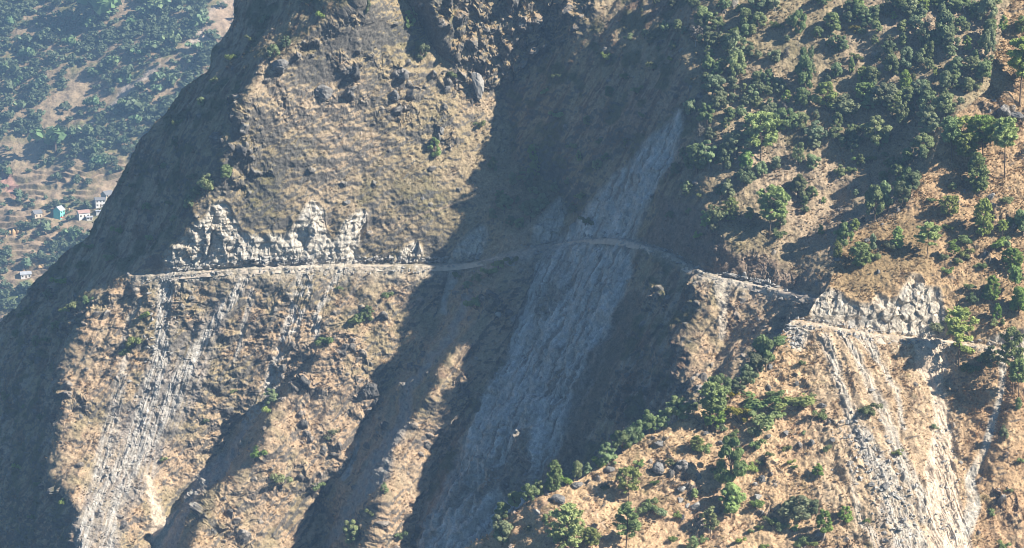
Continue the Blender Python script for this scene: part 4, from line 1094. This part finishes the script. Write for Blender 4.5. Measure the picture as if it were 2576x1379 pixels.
# ------------------------------------------------------------------ the far wood
def far_crown(k):
    r = np.random.default_rng(700 + k)
    n = 6
    cen = np.stack([0.24 * r.normal(size=n), 0.24 * r.normal(size=n), 0.35 + 0.4 * r.random(n)], 1)
    return leaf_cards(r, cen, 0.19 + 0.1 * r.random(n), 22, 0.085, 1.1, 0.35, 0.4)
FARC = [far_crown(k) for k in range(6)]
rf_ = np.random.default_rng(42)
cand = []
for _ in range(16000):
    u_, v_ = rf_.uniform(-110, 290), rf_.uniform(-50, 340)
    if u_ > float(edge_u(MAIN_EDGE, v_)) + 30: continue
    if any(abs(u_ - a) < 7 and -3 < v_ - b < 10 for a, b in ((59, 216), (107, 199), (100, 205), (83, 215), (89, 217), (100, 211), (37, 219), (25, 273), (14, 238), (39, 266))): continue
    j_ = min(NV3 - 1, max(0, int((v_ - V0) / (560.0 - V0) * (NV3 - 1)))); i_ = min(NU3 - 1, int((u_ - U30) / (U31 - U30) * (NU3 - 1)))
    p_ = P3[j_, i_]
    cand.append((u_, v_, p_, OPEN_FAR[j_, i_]))
pts_ = np.array([c[2] for c in cand])
dens = 0.66 + 0.45 * fbm(pts_ / 70.0 + 3, 3) + 0.45 * fbm(pts_ / 20.0 + 8, 2) - 0.6 * np.array([c[3] for c in cand])
keep = rf_.random(len(cand)) < np.clip(dens, 0.02, 0.95) * 0.62
far_list = [(c[0], c[1], c[2], rf_.lognormal(0, 0.42) * (5.2 if k_ else 0)) for c, k_ in zip(cand, keep) if k_]
far_list.sort(key=lambda c: -c[3])
VIS = [c for c in far_list if 0 < c[0] < float(edge_u(MAIN_EDGE, c[1])) - 3 and 6 < c[1] < 300]
single = VIS[:60]
sid = set(id(c) for c in single)
FV, FF, FT, fb = [], [], [], 0
for n_, c in enumerate(far_list):
    if id(c) in sid: continue
    V_, F_, T_ = FARC[n_ % 6]
    a_ = rf_.random() * 6.28; ca, sa = math.cos(a_), math.sin(a_)
    R_ = np.array([[ca, -sa, 0], [sa, ca, 0], [0, 0, 1]])
    FV.append((V_ @ R_.T) * c[3] * np.array([1.15, 1.15, 1.0]) + c[2] - np.array([0, 0, 0.1])); FF.append(F_ + fb); fb += len(V_)
    FT.append(np.clip(T_ + 0.35 * (rf_.random() - 0.5), 0, 1))
wood = link('far_wood', crown_mesh('far_wood', np.concatenate(FV), np.concatenate(FF), np.concatenate(FT), MAT_FARLEAF))
wood['kind'] = 'stuff'
for o_ in (wood,): o_['label'] = 'open wood of small trees covering the far hillside'; o_['category'] = 'wood'
FAROAK = []
for k in range(3):
    V_, F_, T_ = FARC[k]
    tv, tf = tube([(0, 0, -0.1), (0.01, 0, 0.3), (0, 0, 0.6)], 0.035, 0.015, 5)
    FAROAK.append((quick_mesh('trunk', tv, tf, MAT_BARK), crown_mesh('crown', V_, F_, T_, MAT_FARLEAF)))
single.sort(key=lambda c: (int(c[1] // 30), c[0]))
bands = {}
for c in single: bands.setdefault(int(c[1] // 30), []).append(c)
BAND = ['along the top edge of the far hillside', 'high on the far hillside', 'in the upper wood of the far hillside', 'in the middle wood of the far hillside', 'above the bare patches of the far hillside', 'just above the village fields', 'just above the village houses', 'among the village houses', 'on the terraces under the houses', 'beside the lowest terraces']
for b_, cs in bands.items():
    for i_, c in enumerate(cs):
        o = bpy.data.objects.new('far_tree', None); COL.objects.link(o)
        for part, me in zip(('trunk', 'crown'), FAROAK[i_ % 3]): link(part, me, o)
        o.location = c[2]; o.scale = (c[3] * 1.15, c[3] * 1.15, c[3] * 1.1); o.rotation_euler = (0, 0, i_ * 1.3)
        tag(o, 'larger hazy tree ' + BAND[min(b_, 9)] + (', leftmost' if i_ == 0 else ', %s from left' % NUMS[min(i_, 29)]), 'tree', 'larger trees of the far hillside')
print('FAR', len(far_list), len(single))

# ------------------------------------------------------------------ village across the valley
MAT_TIN = plain_material('tin_roof', (0.42, 0.43, 0.45), 0.15, 0.4)
MAT_REDTIN = plain_material('rusty_tin_roof', (0.42, 0.27, 0.23), 0.2, 0.4)
MAT_SLATE = plain_material('slate_roof', (0.20, 0.20, 0.21), 0.25, 0.8)
MAT_TEAL = plain_material('turquoise_wall', (0.25, 0.72, 0.60), 0.08, 0.5)
MAT_WHITE = plain_material('whitewashed_wall', (0.72, 0.68, 0.62), 0.12, 0.5)
MAT_CREAM = plain_material('mud_plaster_wall', (0.58, 0.49, 0.38), 0.15, 0.5)
MAT_DARK = plain_material('dark_opening', (0.035, 0.032, 0.03), 0.1, 1.0)
MAT_REDPAINT = plain_material('red_paint', (0.45, 0.08, 0.06), 0.1, 1.0)
MAT_STRAW = plain_material('straw', (0.50, 0.33, 0.17), 0.25, 0.9, 0.2)
MAT_WOOD = plain_material('old_wood', (0.14, 0.09, 0.06), 0.2, 1.0)

def box(x0, x1, y0, y1, z0, z1):
    v = np.array([(x, y, z) for x in (x0, x1) for y in (y0, y1) for z in (z0, z1)], float)
    return v, np.array([(0, 1, 3, 2), (4, 6, 7, 5), (0, 4, 5, 1), (2, 3, 7, 6), (0, 2, 6, 4), (1, 5, 7, 3)])

def house(u, v, w, d, h, rz, wall, roof, label, storeys=2, roofh=0.28, shed=False):
    p = on_far(u, v)
    o = bpy.data.objects.new('shed' if shed else 'village_house', None); COL.objects.link(o)
    o.location = p; o.rotation_euler = (0, 0, rz)
    tag(o, label, 'shed' if shed else 'house', None if shed else 'village houses')
    rh = roofh * d
    body = [box(-w / 2, w / 2, -d / 2, d / 2, -3.0, h)]
    # gable ends
    g = np.array([(-w / 2, -d / 2, h), (-w / 2, d / 2, h), (-w / 2, 0, h + rh), (-w / 2, 0, h + rh), (w / 2, -d / 2, h), (w / 2, d / 2, h), (w / 2, 0, h + rh), (w / 2, 0, h + rh)])
    body.append((g, np.array([(0, 1, 2, 3), (5, 4, 7, 6)])))
    link('wall', quick_mesh('wall', *join(body), wall, False), o)
    e = 0.5; t = 0.12
    parts = []
    for s in (-1, 1):
        a = np.array([(-w / 2 - e, s * (d / 2 + e), h - rh * e / (d / 2)), (w / 2 + e, s * (d / 2 + e), h - rh * e / (d / 2)), (w / 2 + e, 0, h + rh), (-w / 2 - e, 0, h + rh)]) + np.array([0, 0, 0.05])
        vv_ = np.concatenate([a, a + np.array([0, 0, t])])
        parts.append((vv_, np.array([(0, 3, 2, 1), (4, 5, 6, 7), (0, 1, 5, 4), (1, 2, 6, 5), (2, 3, 7, 6), (3, 0, 4, 7)])))
    link('roof', quick_mesh('roof', *join(parts), roof, False), o)
    n = max(2, int(w // 2.2))
    for fl in range(storeys):
        z0 = 0.9 + fl * (h / storeys)
        for i in range(n):
            x = -w / 2 + (i + 0.5) * w / n
            if fl == 0 and i == n // 2: continue
            wi = link('window', quick_mesh('window', *box(x - 0.45, x + 0.45, -d / 2 - 0.05, -d / 2 + 0.1, z0, z0 + 1.1), MAT_DARK, False), o)
            link('frame', quick_mesh('frame', *join([box(x - 0.6, x - 0.45, -d / 2 - 0.08, -d / 2 + 0.1, z0 - 0.1, z0 + 1.2), box(x + 0.45, x + 0.6, -d / 2 - 0.08, -d / 2 + 0.1, z0 - 0.1, z0 + 1.2)]), MAT_WOOD, False), wi)
    x = -w / 2 + (n // 2 + 0.5) * w / n
    link('door', quick_mesh('door', *box(x - 0.5, x + 0.5, -d / 2 - 0.06, -d / 2 + 0.1, 0.0, 2.0), MAT_WOOD, False), o)
    return o

hs = house(59, 216.5, 6.6, 6.0, 6.0, 1.2, MAT_TEAL, MAT_TIN, 'turquoise house with pale tin roof among the fields', 2, 0.45)
band_parts = join([box(-3.36, 3.36, -3.06, -3.02, 0.0, 0.9), box(3.31, 3.36, -3.0, 3.0, 0.0, 0.9)])
link('red_plinth', quick_mesh('red_plinth', *band_parts, MAT_REDPAINT, False), hs)
house(107, 199, 8.0, 6.0, 5.2, 0.9, MAT_CREAM, MAT_SLATE, 'uppermost village house, grey roof, next to the dark ridge', 2, 0.4)
house(100, 205, 7.5, 5.0, 5.5, 0.35, MAT_WHITE, MAT_SLATE, 'two-storey house with dark windows under the uppermost house', 2, 0.3)
house(83, 215.5, 8.6, 5.0, 3.8, 0.5, MAT_WHITE, MAT_REDTIN, 'long low house with pinkish tin roof', 1, 0.35)
house(89, 217.5, 4.4, 3.2, 2.2, 0.2, MAT_WHITE, MAT_TIN, 'small white shed beside the pink-roofed house', 1, 0.2, True)
house(100, 211.5, 6.5, 3.5, 1.8, 0.1, MAT_WHITE, MAT_TIN, 'flat pale shed at the foot of the dark ridge', 1, 0.15, True)
house(37.5, 219.5, 6.5, 5.0, 3.4, 0.7, MAT_CREAM, MAT_SLATE, 'grey-roofed house left of the turquoise house', 1, 0.4)
house(25, 273, 7.6, 5.0, 3.0, 0.3, MAT_WHITE, MAT_TIN, 'tin-roofed house on the lowest green terraces', 1, 0.3)

def haystack(u, v, h, w, label, k):
    p = on_far(u, v)
    r = np.random.default_rng(k)
    prof = [(0.34, -0.3), (0.42, 0.05), (0.50, 0.35), (0.44, 0.6), (0.26, 0.82), (0.08, 0.97), (0.01, 1.02)]
    n = 14
    V_ = np.array([(a * math.cos(t) * (1 + 0.1 * r.normal()), a * math.sin(t) * (1 + 0.1 * r.normal()), z) for a, z in prof for t in np.arange(n) * 2 * np.pi / n])
    i = np.arange(len(prof) * n).reshape(len(prof), n)
    f = np.stack([i[:-1], np.roll(i[:-1], -1, 1), np.roll(i[1:], -1, 1), i[1:]], -1).reshape(-1, 4)
    o = link('haystack', quick_mesh('haystack', V_ * np.array([w, w, h]), f, MAT_STRAW))
    o.location = p
    tag(o, label, 'haystack', 'haystacks by the terraces')
for k, (u, v, h, w, l) in enumerate([(14, 238, 4.6, 3.6, 'tallest straw haystack of the cluster at the left edge'), (18.3, 235, 3.8, 3.2, 'rounded haystack right of the tallest one'), (10.3, 235, 3.0, 2.6, 'pale haystack left of the tallest one'), (6.5, 234, 2.4, 2.2, 'small leftmost haystack of the cluster'),
                                    (39, 266, 3.2, 3.6, 'broad haystack above the tin-roofed lowest house'), (23, 268, 2.6, 2.2, 'small haystack behind the tin-roofed lowest house'), (21, 285, 3.8, 4.0, 'leaning haystack below the lowest house'), (27, 225, 2.0, 2.2, 'low haystack under the grey-roofed house'), (69, 210, 2.0, 1.8, 'small haystack right of the turquoise house'), (6.5, 241, 2.4, 1.5, 'narrow dark haystack under the left cluster')]):
    haystack(u, v, h, w, l, k)

# ------------------------------------------------------------------ boulders and rubble
MAT_BOULDER = plain_material('grey_rock', (0.205, 0.195, 0.182), 0.5, 0.9, 0.25)
MAT_PALEROCK = plain_material('pale_fresh_rock', (0.34, 0.32, 0.29), 0.4, 0.9, 0.2)
def stone_mesh(k, mat, sub=2, cuts=9):
    """a block split along joints: a ball cut flat by random planes"""
    r = np.random.default_rng(800 + k)
    n1_, n2_ = 12 * sub // 2, 9 * sub // 2
    th = np.linspace(0.02, math.pi - 0.02, n2_); ph = np.arange(n1_) * 2 * np.pi / n1_
    d = np.stack([np.sin(th)[:, None] * np.cos(ph), np.sin(th)[:, None] * np.sin(ph), np.cos(th)[:, None] * np.ones(n1_)], -1).reshape(-1, 3)
    rad = np.full(len(d), 1.0)
    for _ in range(cuts):
        nn = unit(r.normal(size=3)); off = 0.45 + 0.35 * r.random()
        c = d @ nn
        rad = np.where(c > 0.05, np.minimum(rad, off / np.maximum(c, 0.05)), rad)
    v = d * rad[:, None] + 0.03 * r.normal(size=d.shape)
    i = np.arange(n2_ * n1_).reshape(n2_, n1_)
    f = np.stack([i[:-1], i[1:], np.roll(i[1:], -1, 1), np.roll(i[:-1], -1, 1)], -1).reshape(-1, 4)
    return quick_mesh('boulder', v, f, mat, False)
STONES = [stone_mesh(k, MAT_BOULDER, 3, 10) for k in range(5)]
PALES = [stone_mesh(20 + k, MAT_PALEROCK, 3, 10) for k in range(3)]
BOULDERS = [(475, 85, 11, 27, 'p', 'tall pale rock slab standing at the foot of the dark cliff'), (324, 93, 16, 15, 'g', 'big square grey block in the rocky grass face'), (394, 96, 12, 11, 'g', 'rounded grey boulder below the crags of the grass face'), (280, 70, 18, 13, 'g', 'dark rock on the crest of the left ridge'),
            (446, 90, 6, 8, 'g', 'dark upright rock left of the tall pale slab'), (402, 78, 7, 9, 'g', 'narrow dark rock above the rounded boulder'), (440, 132, 10, 9, 'g', 'cracked rock at the right end of the crags'), (438, 138, 5, 8, 'g', 'dark leaning rock under the crags'),
            (423, 199, 4, 3, 'g', 'small dark stone alone on the grass face'), (347, 202, 7, 4, 'g', 'low dark stone above the pale road cut'), (400, 258, 6, 6, 'p', 'white block at the foot of the small road cut'), (498, 315, 6, 6, 'p', 'pale stone on the rocky rib beside the shaded slide'),
            (500, 262, 4, 3, 'p', 'pale stone below the road by the green bank'), (512, 264, 12, 10, 'p', 'knobbly pale rock under the road, right of the cut'), (640, 177, 5, 6, 'p', 'bright block in the shaded slide'), (625, 195, 4, 4, 'p', 'pale block in the lower shaded slide'),
            (548, 321, 5, 4, 'p', 'pale block in the dark gully below the road'), (730, 441, 0, 0, 'g', ''), (699, 480, 7, 6, 'g', 'squared grey rock among the crags of the straw spur'), (681, 493, 9, 5, 'p', 'pale cream ledge rock below the crags'), (681, 501, 6, 6, 'p', 'pale rock under the cream ledge'), (688, 506, 6, 4, 'p', 'white rounded rock left of the long slab'),
            (698, 506, 12, 6, 'p', 'long pale slab between the shrubs'), (683, 519, 5, 5, 'g', 'dark block with a lit right face low on the spur'), (660, 446, 11, 6, 'g', 'low grey ledge near the spur crest'), (660, 474, 12, 11, 'g', 'big dark crag in the middle of the spur'), (768, 439, 6, 4, 'g', 'grey boulder near the yellow shrub'), (787, 434, 8, 4, 'g', 'low grey boulder in the orange grass'),
            (811, 446, 6, 7, 'g', 'dark boulder alone on the orange grass'), (832, 443, 5, 5, 'g', 'small dark boulder beside the grey scree'), (771, 368, 6, 5, 'g', 'dark boulder at the spur crest'), (798, 384, 5, 6, 'g', 'squat dark rock above the green shrub'), (823, 407, 9, 5, 'g', 'flat grey boulder in the straw grass'), (871, 390, 8, 3, 'p', 'flat pale slab in the grey scree'),
            (866, 456, 5, 3, 'g', 'dark angular stone in the scree'), (855, 424, 7, 5, 'p', 'pale boulder at the head of the rubble'), (878, 424, 4, 4, 'p', 'egg-shaped pale stone in the scree'), (884, 490, 9, 7, 'g', 'dark split boulder in the lower scree'), (870, 488, 8, 4, 'g', 'brownish slab left of the split boulder'), (896, 500, 7, 5, 'p', 'pale block low in the scree'),
            (961, 463, 4, 3, 'p', 'white stone right of the sandy run'), (974, 484, 4, 3, 'p', 'white block on the side run'), (962, 120, 7, 4, 'g', 'angular dark rock on the spur above the pines'), (990, 112, 4, 4, 'g', 'upright dark rock on the spur top'), (1018, 115, 13, 7, 'g', 'dark rock ledge at the right edge'), (993, 101, 6, 3, 'g', 'low dark rock on the spur top'),
            (898, 211, 6, 6, 'g', 'grey rock under the leaning trees'), (965, 192, 5, 4, 'g', 'grey rock by the round shrub'), (990, 200, 7, 7, 'p', 'slanting grey slab right of the young pine'), (837, 262, 7, 4, 'g', 'low rock at the lip of the spur'), (878, 274, 4, 4, 'g', 'dark stone on the lawn above the cut'), (884, 226, 4, 2, 'g', 'flat stone on the lawn edge'), (868, 242, 7, 4, 'g', 'flat dark rock behind the bright young pine'),
            (745, 274, 5, 5, 'p', 'white boulder on the road edge below the brown bank'), (733, 275, 9, 4, 'p', 'heap of pale stone on the road edge'), (129, 275, 5, 4, 'g', 'knob of rock at the left end of the road'), (720, 445, 6, 4, 'g', 'grey slab with pale streaks near the pair of pines'), (737, 446, 6, 5, 'p', 'pale streaked slab above the big green tree'), (763, 482, 7, 7, 'g', 'grey block at the right of the big green tree'),
            (759, 498, 8, 6, 'p', 'pair-like pale block below the grey block'), (707, 436, 8, 4, 'g', 'dark flat rock at the foot of the tall pine'), (561, 505, 16, 7, 'g', 'layered rock ledge near the spur foot'), (548, 497, 8, 5, 'g', 'dark ledge under the leaning young pine'), (541, 516, 10, 6, 'p', 'lit ledge of layered rock at the spur foot'), (578, 486, 12, 6, 'g', 'rounded dark crag on the spur crest'), (610, 469, 10, 5, 'g', 'dark rock below the crest tree')]
for k, (u, v, w, h, c, label) in enumerate(BOULDERS):
    if not w: continue
    p, side, _ = ground(u, v)
    m = ((p - CAMP) @ FWD) / F
    me = (STONES if c == 'g' else PALES)[k % (5 if c == 'g' else 3)]
    o = link('boulder', me)
    r = np.random.default_rng(k)
    o.scale = (w * m * 0.66, w * m * 0.6, h * m * 0.66); o.location = p + np.array([0, 0, 0.12 * h * m]); o.rotation_euler = (0.15 * r.normal(), 0.15 * r.normal(), r.random() * 6)
    tag(o, label, 'boulder', 'boulders on the slopes')

def tiny_stone(r):
    d = np.array([(1, 0, 0), (-1, 0, 0), (0, 1, 0), (0, -1, 0), (0, 0, 1), (0, 0, -1)], float) * (0.6 + 0.6 * r.random((6, 1))) + 0.2 * r.normal(size=(6, 3))
    return d, np.array([(0, 2, 4), (2, 1, 4), (1, 3, 4), (3, 0, 4), (2, 0, 5), (1, 2, 5), (3, 1, 5), (0, 3, 5)])
RV, RF, rb = [], [], 0
rr_ = np.random.default_rng(77)
def strew(n, pick, smin, smax):
    global rb
    for _ in range(n):
        u, v = pick()
        p, side, _x = ground(u, v)
        d, f = tiny_stone(rr_)
        s = smin + (smax - smin) * rr_.random() ** 3
        RV.append(d * s * np.array([1, 1, 0.7]) + p + np.array([0, 0, 0.2 * s])); RF.append(f + rb); rb += 6
def along(road, lo, hi, v0, v1):
    def f():
        u = rr_.uniform(lo, hi)
        return u, float(road_v(road, u)) + rr_.uniform(v0, v1)
    return f
def around(pts, w):
    pts = np.array(pts, float)
    def f():
        k = rr_.integers(0, len(pts) - 1); t = rr_.random()
        q = pts[k] + t * (pts[k + 1] - pts[k])
        return q[0] + rr_.normal() * w, q[1] + rr_.normal() * w * 0.5
    return f
strew(420, along(ROAD_MAIN, 170, 480, -8, -2), 0.3, 1.3)
strew(150, along(ROAD_MAIN, 245, 310, -10, -3), 0.6, 1.8)
strew(300, along(ROAD_MAIN, 140, 480, 2, 9), 0.25, 0.9)
strew(240, along(ROAD_MAIN, 520, 800, -5, 8), 0.3, 1.1)
strew(120, along(ROAD_MAIN, 725, 775, -5, -1), 0.5, 1.4)
strew(160, along(ROAD_SPUR, 800, 1020, -5, -1.5), 0.2, 0.8)
strew(160, along(ROAD_SPUR, 800, 1020, 2, 8), 0.2, 0.7)
strew(260, around([(845, 425), (860, 445), (872, 470), (895, 500), (905, 540)], 12), 0.25, 0.9)
strew(160, around([(790, 326), (800, 340), (790, 346)], 5), 0.2, 0.8)
strew(160, around([(165, 285), (160, 330), (150, 370), (130, 430), (100, 490), (95, 540)], 10), 0.3, 1.2)
strew(200, around([(610, 190), (590, 240), (560, 300), (540, 360), (520, 420), (480, 500)], 14), 0.3, 1.3)
strew(120, around([(940, 400), (945, 450), (950, 500), (950, 548)], 7), 0.2, 0.7)
ru = link('rubble', quick_mesh('rubble', np.concatenate(RV), np.concatenate(RF), MAT_PALEROCK, False))
tag(ru, 'broken pale stone strewn along the road cuts and slides', 'rubble', None, 'stuff')

# ------------------------------------------------------------------ mountain air
haze_mat = bpy.data.materials.new('mountain_air')
haze_mat.use_nodes = True
hn = haze_mat.node_tree
hn.nodes.remove(hn.nodes['Principled BSDF'])
pv = hn.nodes.new('ShaderNodeVolumePrincipled')
pv.inputs['Density'].default_value = 0.000138
pv.inputs['Color'].default_value = (0.38, 0.62, 0.96, 1)
pv.inputs['Anisotropy'].default_value = 0.0
hn.links.new(pv.outputs[0], hn.nodes['Material Output'].inputs['Volume'])
allz = [Pm[..., 2], Ps[..., 2], P3[..., 2]]; ally = [Pm[..., 1], Ps[..., 1], P3[..., 1]]; allx = [Pm[..., 0], Ps[..., 0], P3[..., 0]]
lo = [min(a.min() for a in q) for q in (allx, ally, allz)]; hi = [max(a.max() for a in q) for q in (allx, ally, allz)]
print('BOUNDS', lo, hi)
bx0, bx1, by0, by1, bz0, bz1 = lo[0] - 60, hi[0] + 60, -30.0, hi[1] + 60, lo[2] - 1.0, max(hi[2], CAMZ) + 25
hv = np.array([(x, y, z) for x in (bx0, bx1) for y in (by0, by1) for z in (bz0, bz1)])
hf = np.array([(0, 1, 3, 2), (4, 6, 7, 5), (0, 4, 5, 1), (2, 3, 7, 6), (0, 2, 6, 4), (1, 5, 7, 3)])
hz_o = link('haze', quick_mesh('haze', hv, hf, haze_mat, False))
hz_o['kind'] = 'stuff'
